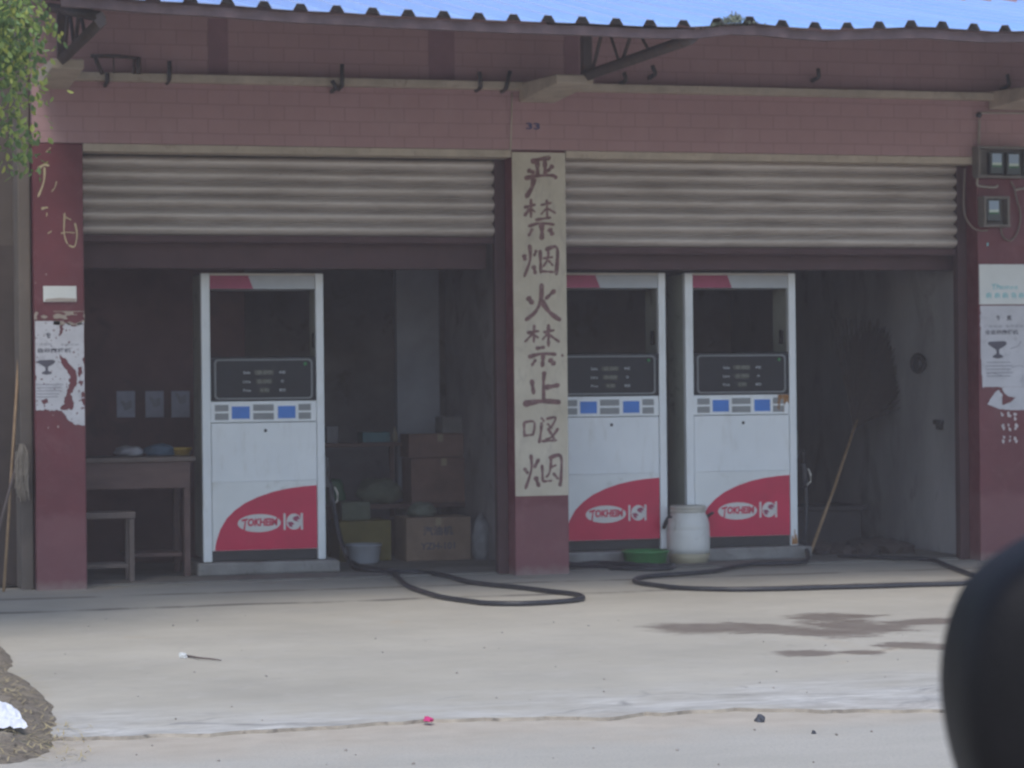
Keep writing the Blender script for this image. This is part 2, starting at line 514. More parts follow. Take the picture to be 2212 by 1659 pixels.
class MB:
    def __init__(s):
        s.bm = bmesh.new()
        s.mats = []
        s.smooth = False

    def _mi(s, m):
        if m is None:
            return 0
        if m not in s.mats:
            s.mats.append(m)
        return s.mats.index(m)

    def box(s, x0, x1, y0, y1, z0, z1, bevel=0.0, mat=None, mtx=None):
        vv = [s.bm.verts.new(c) for c in ((x0, y0, z0), (x1, y0, z0), (x1, y1, z0), (x0, y1, z0),
                                          (x0, y0, z1), (x1, y0, z1), (x1, y1, z1), (x0, y1, z1))]
        fs = [s.bm.faces.new([vv[i] for i in q]) for q in
              ((0, 3, 2, 1), (4, 5, 6, 7), (0, 1, 5, 4), (1, 2, 6, 5), (2, 3, 7, 6), (3, 0, 4, 7))]
        mi = s._mi(mat)
        for f in fs:
            f.material_index = mi
        if bevel:
            es = list({e for f in fs for e in f.edges})
            r = bmesh.ops.bevel(s.bm, geom=es, offset=bevel, segments=2, affect='EDGES', profile=0.6)
            vv = list({v for f in r['faces'] for v in f.verts} | {v for v in vv if v.is_valid})
            for f in r['faces']:
                f.material_index = mi
        if mtx:
            bmesh.ops.transform(s.bm, matrix=mtx, verts=[v for v in vv if v.is_valid])
        return s

    def poly(s, pts, y0, y1, mat=None):
        """polygon in the XZ plane, extruded from y0 (front) to y1 (back)"""
        a = [s.bm.verts.new((p[0], y0, p[1])) for p in pts]
        b = [s.bm.verts.new((p[0], y1, p[1])) for p in pts]
        mi = s._mi(mat)
        n = len(pts)
        area = sum(pts[i][0] * pts[(i + 1) % n][1] - pts[(i + 1) % n][0] * pts[i][1] for i in range(n))
        fl = [s.bm.faces.new(a if area > 0 else a[::-1]), s.bm.faces.new(b[::-1] if area > 0 else b)]
        for i in range(n):
            j = (i + 1) % n
            q = [a[i], b[i], b[j], a[j]]
            fl.append(s.bm.faces.new(q if area > 0 else q[::-1]))
        for f in fl:
            f.material_index = mi
        return s

    def tube(s, pts, r, seg=10, mat=None, cap=True):
        pts = [Vector(p) for p in pts]
        mi = s._mi(mat)
        rings = []
        up = Vector((0.13, 0.21, 0.97)).normalized()
        for i, p in enumerate(pts):
            a = pts[max(i - 1, 0)]
            b = pts[min(i + 1, len(pts) - 1)]
            d = (b - a).normalized()
            if abs(d.dot(up)) > 0.98:
                up = Vector((0.97, 0.13, 0.2)).normalized()
            s1 = d.cross(up).normalized()
            s2 = d.cross(s1).normalized()
            rr = r[i] if isinstance(r, (list, tuple)) else r
            rings.append([s.bm.verts.new(p + s1 * (cos(t * 2 * pi / seg) * rr) + s2 * (sin(t * 2 * pi / seg) * rr)) for t in range(seg)])
            up = -s2 if False else up
        for i in range(len(rings) - 1):
            for k in range(seg):
                f = s.bm.faces.new((rings[i][k], rings[i][(k + 1) % seg], rings[i + 1][(k + 1) % seg], rings[i + 1][k]))
                f.material_index = mi
                f.smooth = True
        if cap:
            s.bm.faces.new(rings[0][::-1]).material_index = mi
            s.bm.faces.new(rings[-1]).material_index = mi
        return s

    def lathe(s, prof, cx, cy, seg=32, mat=None, sx=1.0, sy=1.0, matfn=None):
        mi = s._mi(mat)
        rings = []
        for r, z in prof:
            rings.append([s.bm.verts.new((cx + cos(t * 2 * pi / seg) * r * sx, cy + sin(t * 2 * pi / seg) * r * sy, z)) for t in range(seg)])
        for i in range(len(rings) - 1):
            for k in range(seg):
                f = s.bm.faces.new((rings[i][k], rings[i][(k + 1) % seg], rings[i + 1][(k + 1) % seg], rings[i + 1][k]))
                f.material_index = mi
                f.smooth = True
        s.bm.faces.new(rings[0][::-1]).material_index = mi
        s.bm.faces.new(rings[-1]).material_index = mi
        return s

    def build(s, name, mat=None, parent=None, recalc=True):
        if recalc:
            bmesh.ops.recalc_face_normals(s.bm, faces=s.bm.faces[:])
        me = bpy.data.meshes.new(name)
        s.bm.to_mesh(me)
        s.bm.free()
        if s.mats:
            for mm in s.mats:
                me.materials.append(mm)
        elif mat:
            me.materials.append(mat)
        o = bpy.data.objects.new(name, me)
        COL.objects.link(o)
        if parent:
            o.parent = parent
            o.matrix_parent_inverse = Matrix.Translation(parent.location).inverted() if parent.type == 'EMPTY' else Matrix()
        return o


def tag(o, label=None, cat=None, group=None, kind=None):
    if label:
        o["label"] = label
    if cat:
        o["category"] = cat
    if group:
        o["group"] = group
    if kind:
        o["kind"] = kind
    return o


def empty(name, loc, label, cat, group=None):
    e = bpy.data.objects.new(name, None)
    e.empty_display_size = 0.2
    e.location = loc
    COL.objects.link(e)
    return tag(e, label, cat, group)


def spline(pts, n=8):
    """Catmull-Rom through 3-D points"""
    pts = [Vector(p) for p in pts]
    out = []
    for i in range(len(pts) - 1):
        p0 = pts[max(i - 1, 0)]
        p1, p2 = pts[i], pts[i + 1]
        p3 = pts[min(i + 2, len(pts) - 1)]
        for k in range(n):
            t = k / n
            out.append(0.5 * ((2 * p1) + (p2 - p0) * t + (2 * p0 - 5 * p1 + 4 * p2 - p3) * t * t + (3 * p1 - p0 - 3 * p2 + p3) * t ** 3))
    out.append(pts[-1])
    return out


def text_verts(txt, size, weight=0.0, shear=0.0):
    cu = bpy.data.curves.new("t", 'FONT')
    cu.body = txt
    cu.size = size
    cu.offset = weight
    cu.shear = shear
    cu.resolution_u = 3
    ob = bpy.data.objects.new("t", cu)
    COL.objects.link(ob)
    bpy.context.view_layer.update()
    dg = bpy.context.evaluated_depsgraph_get()
    me = bpy.data.meshes.new_from_object(ob.evaluated_get(dg))
    vv = [v.co.copy() for v in me.vertices]
    ff = [tuple(p.vertices) for p in me.polygons]
    bpy.data.objects.remove(ob)
    bpy.data.curves.remove(cu)
    bpy.data.meshes.remove(me)
    return vv, ff


def add_text(mb, txt, x0, x1, z0, z1, y, mat=None, weight=0.0, shear=0.0):
    """flat lettering fitted in a rectangle on a wall-parallel plane"""
    vv, ff = text_verts(txt, 1.0, weight, shear)
    if not vv:
        return
    ax, bx = min(v.x for v in vv), max(v.x for v in vv)
    ay, by = min(v.y for v in vv), max(v.y for v in vv)
    mi = mb._mi(mat)
    bv = [mb.bm.verts.new((x0 + (v.x - ax) / (bx - ax) * (x1 - x0), y, z0 + (v.y - ay) / (by - ay) * (z1 - z0))) for v in vv]
    for f in ff:
        try:
            q = mb.bm.faces.new([bv[i] for i in f])
            q.material_index = mi
        except ValueError:
            pass


THICK = [1.0]


def brush(mb, pts, wd, y, mp, mat=None, seed=0):
    """one painted brush stroke: a flat ribbon on plane y with uneven edges; mp maps drawing points to x, z"""
    P = [Vector((p[0], p[1], 0)) for p in pts]
    if len(P) > 2:
        P = spline(P, 5)
    else:
        P = [P[0].lerp(P[1], t / 6) for t in range(7)]
    n = len(P)
    L, Rr = [], []
    for i, p in enumerate(P):
        d = (P[min(i + 1, n - 1)] - P[max(i - 1, 0)]).normalized()
        nn = Vector((-d.y, d.x, 0))
        t = i / (n - 1)
        w_ = wd * 0.5 * THICK[0] * (0.72 + 0.4 * abs(cos(pi * t)) - 0.25 * t) * (1 + 0.25 * noise.noise(Vector((p.x * 0.07, p.y * 0.07, seed))))
        if i == 0 or i == n - 1:
            w_ *= 0.65
        L.append(p + nn * w_)
        Rr.append(p - nn * w_)
    d0 = (P[1] - P[0]).normalized() * wd * 0.3
    d1 = (P[-1] - P[-2]).normalized() * wd * 0.3
    ring = [P[0] - d0] + L + [P[-1] + d1] + Rr[::-1]
    # as quads
    mi = mb._mi(mat)

    def vv(p):
        x, z = mp(p.x, p.y)
        return mb.bm.verts.new((x, y, z))
    lv = [vv(p) for p in L]
    rv = [vv(p) for p in Rr]
    a = vv(P[0] - d0)
    b = vv(P[-1] + d1)
    for i in range(n - 1):
        mb.bm.faces.new((lv[i], lv[i + 1], rv[i + 1], rv[i])).material_index = mi
    mb.bm.faces.new((a, lv[0], rv[0])).material_index = mi
    mb.bm.faces.new((b, rv[-1], lv[-1])).material_index = mi


def sheet(mb, x0, x1, z0, z1, y, step, keep, mat=None, thick=0.0015):
    """thin ragged sheet on a wall: small cells kept where keep(x, z) holds"""
    nx = max(1, int((x1 - x0) / step))
    nz = max(1, int((z1 - z0) / step))
    dx, dz = (x1 - x0) / nx, (z1 - z0) / nz
    vd = {}
    mi = mb._mi(mat)

    def g(i, k):
        if (i, k) not in vd:
            vd[(i, k)] = mb.bm.verts.new((x0 + i * dx, y, z0 + k * dz))
        return vd[(i, k)]
    for i in range(nx):
        for k in range(nz):
            if keep(x0 + (i + .5) * dx, z0 + (k + .5) * dz):
                mb.bm.faces.new((g(i, k), g(i + 1, k), g(i + 1, k + 1), g(i, k + 1))).material_index = mi
    return mb


# ================================================================== SETTING
# road: one sheet to the horizon
b = MB()
b.box(-300, 300, -300, 300, -0.5, -0.016)
tag(b.build('road', M['road']), kind='structure')

# forecourt slab with a ragged broken edge along the road
edge = [(-40, 1600), (100, 1591), (300, 1588), (500, 1580), (728, 1566), (900, 1560), (1100, 1548), (1350, 1541), (1600, 1533),
        (1900, 1533), (2212, 1530), (2500, 1525)]
ep = [gr(x, y) for x, y in edge]
ep = [Vector((-14, ep[0].y - 0.2, 0))] + ep + [Vector((26, ep[-1].y, 0))]
fine = []
for i in range(len(ep) - 1):
    n = max(2, int((ep[i + 1] - ep[i]).length / 0.05))
    for k in range(n):
        p = ep[i].lerp(ep[i + 1], k / n)
        p.y += 0.16 * noise.noise(Vector((p.x * 1.3, 0, 3))) + 0.09 * noise.noise(Vector((p.x * 5, 0, 9))) + 0.03 * noise.noise(Vector((p.x * 17, 0, 4)))
        fine.append(p)
fine.append(ep[-1])
b = MB()
tv = [b.bm.verts.new((p.x, p.y, 0.0)) for p in fine]
mv = [b.bm.verts.new((p.x, p.y - 0.012 - 0.02 * noise.noise(Vector((p.x * 3, 5, 0))), -0.03)) for p in fine]
bk = [b.bm.verts.new((p.x, 0.24, 0.0)) for p in fine]
b._mi(M['concrete'])
ei = b._mi(M['edge'])
for i in range(len(fine) - 1):
    b.bm.faces.new((tv[i], tv[i + 1], bk[i + 1], bk[i]))
    b.bm.faces.new((mv[i], mv[i + 1], tv[i + 1], tv[i])).material_index = ei
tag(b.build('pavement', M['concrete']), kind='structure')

# ================================================================== BUILDING
XL0, XL1 = 1.74, 2.11
XM0, XM1 = 5.44, 5.88
XR0, XR1 = 9.43, 9.95
DEP = 6.0
bld = empty('garage_building', (5.6, 0, 0), 'old garage building of painted maroon blocks with two open roller shutter bays', 'building')


def part(mb, name, mat, parent=None, label=None):
    o = mb.build(name, mat, parent or bld)
    if label:
        o["label"] = label
    return o


# block wall above the bays (and the rest of the long facade to the right, out of frame)
b = MB()
b.box(XL0, 16.0, 0.0, 0.24, 3.335, 7.2)
part(b, 'facade_wall', M['brick'])
b = MB()
b.box(XR1, 16.0, 0.003, 0.24, 0, 3.332)
part(b, 'side_wall', M['brick'])
# door-head strip (cream lintel edge over each shutter)
for (x0, x1) in ((XL1, XM0), (XM1, XR0)):
    b = MB()
    b.box(x0 + .003, x1 - .003, -0.004, 0.22, 3.275, 3.332, 0.004)
    part(b, 'lintel', M['ledge'])
# horizontal ledge and its cantilever beams
b = MB()
b.box(XL0 + 0.3, 16.0, -0.11, -0.001, 3.795, 3.855, 0.008)
part(b, 'ledge', M['ledge'])


def zline(y0):
    return y0


CORB = []
for (xa, xb, ya) in ((82, 149, 193), (1121, 1198, 222), (2135, 2215, 238)):
    A, B = at(xa, ya, 0), at(xb, ya, 0)
    z0 = (A.z + B.z) / 2
    b = MB()
    x0, x1 = A.x, B.x
    fy = -1.02
    # soffit tapers slightly toward the tip
    pr_ = [(x0, -0.002, z0), (x1, -0.002, z0), (x1, fy, z0 + 0.03), (x0, fy, z0 + 0.03),
           (x0, -0.002, z0 + 0.15), (x1, -0.002, z0 + 0.15), (x1, fy, z0 + 0.10), (x0, fy, z0 + 0.10)]
    vv = [b.bm.verts.new(c) for c in pr_]
    for q in ((0, 1, 2, 3), (4, 5, 6, 7), (0, 1, 5, 4), (1, 2, 6, 5), (2, 3, 7, 6), (3, 0, 4, 7)):
        b.bm.faces.new([vv[i] for i in q])
    bmesh.ops.bevel(b.bm, geom=b.bm.edges[:], offset=0.008, segments=1, affect='EDGES')
    part(b, 'corbel', M['ledge'])
    CORB.append((x0, x1, z0 + 0.10))

# pillars
b = MB()
b.box(XL0, XL1, 0, 0.30, -0.02, 3.33, 0.012)
pl = part(b, 'pillar', M['maroon'], label='maroon pillar with torn bills, left of the left bay')
b = MB()
b.box(XM0, XM1, 0, 0.30, -0.02, 3.33, 0.012)
pm = part(b, 'pillar', M['maroon'], label='middle pillar with cream painted panel and red lettering')
b = MB()
b.box(XR0, XR1, 0, 0.30, -0.02, 3.33, 0.012)
prt = part(b, 'pillar', M['maroon'], label='right maroon pillar under the electricity meters')

# cream panel painted on the middle pillar
b = MB()
b.box(XM0 + .002, XM1 - .002, -0.006, -0.001, 0.62, 3.315, 0.002)
part(b, 'painted_panel', M['sign'], pm)

# brush characters, traced stroke by stroke
TOPC = [  # crop origin (1780, 520)
    ([(265, 135), (330, 115), (425, 100)], 24), ([(315, 130), (318, 255)], 22), ([(378, 120), (384, 255)], 22), ([(235, 205), (290, 228)], 22),
    ([(448, 165), (402, 215)], 20), ([(210, 275), (300, 255), (440, 250), (478, 275)], 18), ([(286, 275), (270, 350), (220, 435)], 24),
    ([(205, 520), (300, 495)], 15), ([(262, 450), (262, 605)], 15), ([(255, 530), (205, 590)], 18), ([(270, 535), (298, 560)], 12),
    ([(345, 500), (435, 480)], 12), ([(395, 455), (400, 610)], 12), ([(390, 530), (345, 580)], 10), ([(405, 530), (470, 568)], 12),
    ([(300, 625), (430, 605)], 14), ([(240, 680), (340, 652), (460, 665)], 15), ([(350, 660), (355, 725), (352, 790)], 24), ([(275, 700), (240, 760)], 16), ([(418, 700), (445, 752)], 24),
    ([(203, 920), (212, 965)], 22), ([(308, 880), (288, 930)], 14), ([(250, 835), (255, 960), (205, 1105)], 15), ([(283, 1010), (300, 1082)], 20),
    ([(340, 880), (345, 1075)], 17), ([(385, 878), (482, 862), (475, 1088)], 19), ([(365, 950), (448, 938)], 12), ([(410, 890), (400, 960), (365, 1020)], 12),
    ([(410, 968), (448, 1012)], 12), ([(348, 1058), (460, 1066)], 12),
    ([(235, 1278), (278, 1332)], 26), ([(465, 1218), (385, 1292)], 20), ([(352, 1165), (345, 1300), (300, 1400), (215, 1472)], 20), ([(345, 1300), (420, 1405), (510, 1472)], 24),
]
BOTC = [  # crop origin (1780, 1150)
    ([(230, 85), (330, 70)], 14), ([(290, 20), (285, 165)], 14), ([(278, 90), (210, 162)], 12), ([(295, 108), (328, 128)], 12),
    ([(368, 80), (458, 62)], 14), ([(410, 15), (410, 200)], 16), ([(402, 95), (358, 142)], 12), ([(415, 100), (502, 162)], 14),
    ([(305, 216), (378, 206)], 18), ([(240, 290), (350, 262), (475, 266)], 18), ([(365, 270), (358, 370)], 20), ([(302, 310), (268, 362)], 15), ([(418, 308), (462, 352)], 26),
    ([(520, 275), (534, 275)], 16), ([(375, 412), (368, 500), (370, 655)], 18), ([(378, 548), (500, 525)], 24), ([(268, 482), (286, 600)], 20), ([(200, 686), (350, 662), (510, 670)], 26),
    ([(203, 838), (206, 962)], 12), ([(205, 840), (290, 838), (280, 950)], 12), ([(208, 952), (282, 945)], 12),
    ([(345, 800), (375, 832)], 12), ([(392, 812), (470, 800), (440, 868), (400, 905)], 12), ([(352, 840), (345, 930), (330, 1015)], 14), ([(400, 850), (440, 892)], 10),
    ([(492, 890), (440, 962), (385, 985)], 12), ([(410, 900), (470, 1000)], 12), ([(352, 1000), (480, 992)], 12),
    ([(205, 1228), (236, 1272)], 17), ([(328, 1150), (290, 1222)], 18), ([(262, 1115), (265, 1240), (215, 1402)], 14), ([(300, 1300), (330, 1382)], 20),
    ([(355, 1200), (362, 1342)], 14), ([(415, 1142), (512, 1125), (516, 1300), (505, 1378)], 17), ([(430, 1220), (475, 1200)], 12), ([(432, 1150), (420, 1260), (388, 1305)], 12),
    ([(365, 1340), (440, 1332)], 12), ([(448, 1268), (492, 1318)], 14),
]


def crop_map(ox, oy, sc, Y=0.0):
    def f(x, y):
        p = at((ox + x / sc) * 0.60636, (oy + y / sc) * 0.60636, Y)
        return p.x, p.z
    return f


THICK[0] = 2.05
b = MB()
mpt = crop_map(1780, 520, 2.37)
for i, (pts, wd) in enumerate(TOPC):
    brush(b, pts, wd, -0.0078 - 0.00004 * i, mpt, seed=i)
mpb = crop_map(1780, 1150, 2.37)
for i, (pts, wd) in enumerate(BOTC):
    brush(b, pts, wd, -0.0078 - 0.00004 * i, mpb, seed=50 + i)
part(b, 'lettering', M['paint'], pm)
THICK[0] = 1.0

# small blue number mark on the wall over the middle pillar
b = MB()
p = at(1136, 265, 0)
q = at(1166, 280, 0)
add_text(b, "33", p.x, q.x, q.z, p.z, -0.0035, weight=0.03)
part(b, 'number_mark', simple('blue_mark', (0.06, 0.06, 0.16), 0.7))

# thin darker red-brown rectangles on the upper wall
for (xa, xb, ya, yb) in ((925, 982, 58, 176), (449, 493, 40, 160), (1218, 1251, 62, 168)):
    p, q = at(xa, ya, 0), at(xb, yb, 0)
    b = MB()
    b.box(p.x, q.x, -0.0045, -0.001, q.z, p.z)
    part(b, 'dark_patch', M['tan'])


# shutters
def shutter(x0, x1, ztop, zbot):
    pitch = 0.102
    b = MB()
    prof = []
    n = int((ztop - zbot) / pitch + 0.999)
    for i in range(n):
        zt = zbot + i * pitch
        for (dz, dy) in [(pitch * u, 0.022 - 0.08 * sin(pi * u) ** 0.75) for u in (0.0, 0.03, 0.08, 0.16, 0.27, 0.4, 0.52, 0.64, 0.76, 0.86, 0.93, 0.975)]:
            prof.append((zt + dz, dy))
    xs = [x0 + (x1 - x0) * k / 30 for k in range(31)]
    rows = []
    for (z, dy) in prof:
        rows.append([b.bm.verts.new((x, 0.25 + dy + 0.006 * noise.noise(Vector((x * 0.8, z * 2, 1))), z + 0.006 * noise.noise(Vector((x * 0.5, int(z * 9.8), 4))))) for x in xs])
    for i in range(len(rows) - 1):
        for k in range(30):
            f = b.bm.faces.new((rows[i][k], rows[i][k + 1], rows[i + 1][k + 1], rows[i + 1][k]))
            f.smooth = True
    s = part(b, 'roller_shutter', M['shutter'])
    b = MB()
    b.box(x0, x1, 0.225, 0.262, zbot - 0.055, zbot - 0.002, 0.006)
    part(b, 'bottom_rail', M['lint'], s)
    return s


s1 = shutter(XL1 + 0.02, XM0 - 0.09, 3.272, 2.665)
s1["label"] = "left roller shutter rolled most of the way up"
s2 = shutter(XM1 + 0.02, XR0 - 0.09, 3.272, 2.59)
s2["label"] = "right roller shutter rolled most of the way up"
for (x0, x1) in ((XM0 - 0.085, XM0 - 0.002), (XR0 - 0.085, XR0 - 0.002)):
    b = MB()
    b.box(x0, x1, 0.20, 0.29, 0.0, 3.27, 0.004)
    part(b, 'shutter_guide', M['lint'])
for (x0, x1) in ((XL1 - 0.1, XM0 - 0.1), (XM1, XR0 + 0.05)):
    b = MB()
    b.box(x0, x1, 0.42, 0.62, 2.42, 3.3)
    part(b, 'inner_beam', M['lint'])

# inside walls, ceiling
b = MB()
b.box(XL0 + 0.02, XR1 - .02, 0.301, 0.42, 3.205, 3.338)
part(b, 'shutter_head', M['inner'])
b = MB()
b.box(XL0 + .01, XR1 - .01, 0.2405, 0.42, 3.34, 3.62)
part(b, 'shutter_head', M['inner'])
b = MB()
b.box(XL0, 10.2, 0.32, DEP, 2.98, 3.2)
part(b, 'ceiling', M['inner'])
b = MB()
b.box(1.0, 10.2, DEP, DEP + 0.2, 0, 3.0)
part(b, 'back_wall', M['inner'])
b = MB()
b.box(XL0 + .002, XL0 + 0.2, 0.32, DEP - .002, 0, 2.978)
part(b, 'inner_wall', M['inner'], label='sooty inner wall at the left end')
b = MB()
b.box(XM0 + 0.24, XM1 - 0.06, 0.32, 3.1, 0, 2.978)
part(b, 'inner_wall', M['inner'], label='dark partition between the two bays')
b = MB()
b.box(9.52, 9.72, 0.31, DEP - .002, 0, 2.978)
wr = part(b, 'inner_wall', M['whitewash'], label='dirty whitewashed inner wall of the right bay')
b = MB()
b.box(XL0 + .203, 3.75, 2.5, 2.6, 0, 2.978)
pw = part(b, 'inner_wall', M['inner_red'], label='dark red partition behind the table')
# pale boarded door leaf inside
p, q = at(855, 548, 3.0), at(951, 935, 3.0)
b = MB()
b.box(p.x, q.x, 3.0, 3.1, 0.0, p.z, 0.004)
part(b, 'inner_door', simple('pale_door_paint', (0.30, 0.31, 0.35), 0.8, 0.2, 2), label='pale door leaf standing open inside the left bay')
b = MB()
b.box(XL0, 9.75, 0.245, DEP, -0.05, 0.012)
tag(b.build('floor', M['floor']), kind='structure')

# roof slab of the building
b = MB()
b.box(XL0 - 0.1, 16.1, -0.1, DEP + 0.4, 7.2, 7.4)
part(b, 'roof', M['grey_wall'])
b = MB()
b.box(XL0 + 0.0, XL0 + 0.22, 0.245, DEP + 0.2, 3.2, 7.198)
part(b, 'end_wall', M['brick'])

# neighbouring cement building on the left
nb = empty('cement_shed', (-1, 0.6, 0), 'grey cement-rendered wall set back left of the maroon pillar', 'building')
b = MB()
b.box(-9, XL0 - 0.10, 0.55, 0.8, 0, 5.4)
nw = b.build('wall', simple('dark_cement', (0.10, 0.08, 0.068), 0.9, 0.3, 1.5), nb)
p = at(38, 400, 0.1)
b = MB()
b.box(p.x, XL0 - 0.012, 0.12, 0.548, 0, 4.9, 0.01)
b.build('corner_column', M['grey_wall'], nb)
b = MB()
p = at(30, 560, 0.5)
b.box(p.x - 1.1, p.x, 0.52, 0.546, 0.02, 2.6, 0.004)
b.build('door', simple('dark_door', (0.06, 0.045, 0.04), 0.8), nb)

# iron stubs sticking out over the ledge
stubs = [(232, 158, 176, 0, 'thick iron stub above the left end of the ledge'),
         (366, 132, 171, 0, 'tall iron stub on the ledge above the left shutter'),
         (739, 139, 185, 0, 'tallest iron stub on the ledge, near its middle'),
         (721, 174, 190, 8, 'short bent iron stub beside the tallest one'),
         (1037, 155, 188, 3, 'iron stub on the ledge left of the slanting one'),
         (1098, 153, 190, -8, 'slanting iron stub on the ledge above the white wall wire'),
         (1350, 156, 174, 4, 'short iron stub under the canopy bracket arm'),
         (1412, 141, 161, 6, 'iron stub on the wall just right of the bracket struts'),
         (1768, 148, 167, 2, 'small iron stub above the right shutter'),
         (2178, 160, 185, 4, 'iron stub high above the double meter box')]
for (x, ya, yb, lean, lab) in stubs:
    p, q = at(x - lean * 0.5, ya, -0.14), at(x + lean * 0.5, yb, -0.14)
    b = MB()
    pts = [Vector((q.x, -0.001, q.z - 0.012)), Vector((q.x, -0.13, q.z)), Vector((q.x * .97 + p.x * .03, -0.14, q.z + 0.012)), p]
    b.tube(pts, 0.017, 8)
    tag(b.build('iron_stub', M['iron']), lab, 'iron stub', 'iron stubs along the ledge')

b = MB()
fr = lambda x, y: at(x, y, -0.12)
b.tube([fr(196, 121), fr(250, 121), fr(304, 127)], 0.014, 6)
b.tube([fr(205, 122), fr(212, 140), fr(222, 160)], 0.016, 6)
b.tube([fr(245, 122), fr(246, 158)], 0.006, 6)
b.tube([fr(290, 126), fr(289, 160)], 0.010, 6)
b.tube([fr(299, 127), fr(299, 160)], 0.020, 6)
tag(b.build('iron_rack', M['steel']), 'low rusty iron frame standing on the ledge above the left shutter', 'iron rack')

# thin white wire down the wall
b = MB()
pts = [at(1106, 200, -0.012), at(1105, 260, -0.012), at(1103, 325, -0.012)]
b.tube(pts, 0.006, 6)
tag(b.build('wall_wire', M['ledge']), 'thin pale wire running down the blocks to the middle pillar', 'wire')

# ================================================================== CANOPY
cn = empty('canopy', (5.6, -1.3, 3.9), 'blue corrugated steel canopy over the two bays on lattice brackets', 'canopy')
eave = [(-600, -30), (128, -14), (380, 4), (700, 25), (882, 35), (1109, 45), (1258, 50), (1404, 57), (1500, 58), (1590, 49), (1640, 50), (1700, 58), (1790, 63),
        (1900, 60), (2000, 57), (2080, 63), (2160, 68), (2212, 66), (2600, 72), (3600, 80)]
EY = -3.4
E0 = 3.82
ev = [at(x, y, EY) for x, y in eave]
ev[0].x = min(ev[0].x, 1.2)


def ez(x):
    if x <= ev[0].x:
        return ev[0].z
    for i in range(len(ev) - 1):
        if ev[i].x <= x <= ev[i + 1].x:
            t = (x - ev[i].x) / (ev[i + 1].x - ev[i].x)
            t = t * t * (3 - 2 * t)
            return ev[i].z * (1 - t) + ev[i + 1].z * t
    return ev[-1].z


ZW = 4.60
X0R, X1R = 1.62, 15.5
pitch = at(1258, 50, EY).x - at(1184, 48, EY).x
ph = at(1258, 50, EY).x
prof = []
k0 = int((X0R - ph) / pitch) - 1
x = ph + k0 * pitch
while x < X1R + pitch:
    for (dx, dz) in ((-0.050, 0.0), (-0.024, 0.044), (0.024, 0.044), (0.050, 0.0)):
        if X0R <= x + dx <= X1R:
            prof.append((x + dx, dz))
    x += pitch
b = MB()
NS = 8
rows = []
for (x, dz) in prof:
    row = []
    for s in range(NS + 1):
        t = s / NS
        sag = (ez(x) - E0) * (1 - t) ** 2
        row.append(b.bm.verts.new((x, EY * (1 - t) + -0.003 * t, E0 * (1 - t) + ZW * t + sag + dz)))
    rows.append(row)
low = []
for row in rows:
    low.append([b.bm.verts.new((v.co.x, v.co.y + 0.001, v.co.z - 0.004)) for v in row])
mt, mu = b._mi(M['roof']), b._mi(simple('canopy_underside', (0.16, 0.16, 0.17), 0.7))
for i in range(len(rows) - 1):
    for s in range(NS):
        b.bm.faces.new((rows[i][s], rows[i + 1][s], rows[i + 1][s + 1], rows[i][s + 1])).material_index = mt
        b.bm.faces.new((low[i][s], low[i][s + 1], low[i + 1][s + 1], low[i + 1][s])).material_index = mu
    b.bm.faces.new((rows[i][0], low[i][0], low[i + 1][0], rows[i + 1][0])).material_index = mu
b.build('roof_sheet', None, cn, recalc=False)
# purlins
for (yy, tt) in ((EY + 0.06, 0), (-2.3, 0.325), (-1.2, 0.65)):
    b = MB()
    n = 60
    prev = None
    for i in range(n + 1):
        x = X0R + (X1R - X0R) * i / n
        z = E0 * (1 - tt) + ZW * tt + (ez(x) - E0) * (1 - tt) ** 2
        z -= 0.008 if tt == 0 else 0.01
        q = [b.bm.verts.new(c) for c in ((x, yy, z), (x, yy + 0.05, z), (x, yy + 0.05, z - 0.06), (x, yy, z - 0.06))]
        if prev:
            for k in range(4):
                b.bm.faces.new((prev[k], prev[(k + 1) % 4], q[(k + 1) % 4], q[k]))
        prev = q
    b.build('purlin', simple('purlin_paint', (0.13, 0.085, 0.09), 0.7, 0.3, 9), cn)


# brackets
def bracket(xc):
    def zr(Y):
        return 3.775 + 0.166 * (Y + 3.3)
    z0 = CORB[0][2] if xc < 3 else CORB[1][2] if xc < 7 else CORB[2][2]
    b = MB()
    Yp = -0.95
    b.box(xc - 0.035, xc + 0.035, Yp - 0.05, Yp + 0.03, z0 - 0.02, zr(Yp) + 0.02, 0.003)
    tip = -3.3
    br = b.build('bracket', M['steel'], cn)
    # diagonal: angle iron
    def bar(p, q, w_, nm='strut'):
        b = MB()
        b.tube([p, q], w_, 4)
        b.build(nm, M['steel'], br)
    bar(Vector((xc, Yp - 0.03, z0)), Vector((xc, tip, zr(tip) - 0.0)), 0.044, 'chord')
    bar(Vector((xc, 0.0, zr(0.0) + 0.02)), Vector((xc, tip, zr(tip) + 0.03)), 0.035, 'chord')

    def dz(Y):
        t = (Y - Yp) / (tip - Yp)
        return z0 * (1 - t) + zr(tip) * t
    for (ya, yb) in ((-1.37, -1.09), (-1.52, -1.76), (-2.04, -1.80), (-2.21, -2.44)):
        bar(Vector((xc, ya, zr(ya))), Vector((xc, yb, dz(yb))), 0.014)


xc1 = at(1265, 100, -0.95).x
xc0 = at(134, 100, -0.95).x
bracket(xc1)
bracket(xc0)
bracket(CORB[2][0] + 0.25)

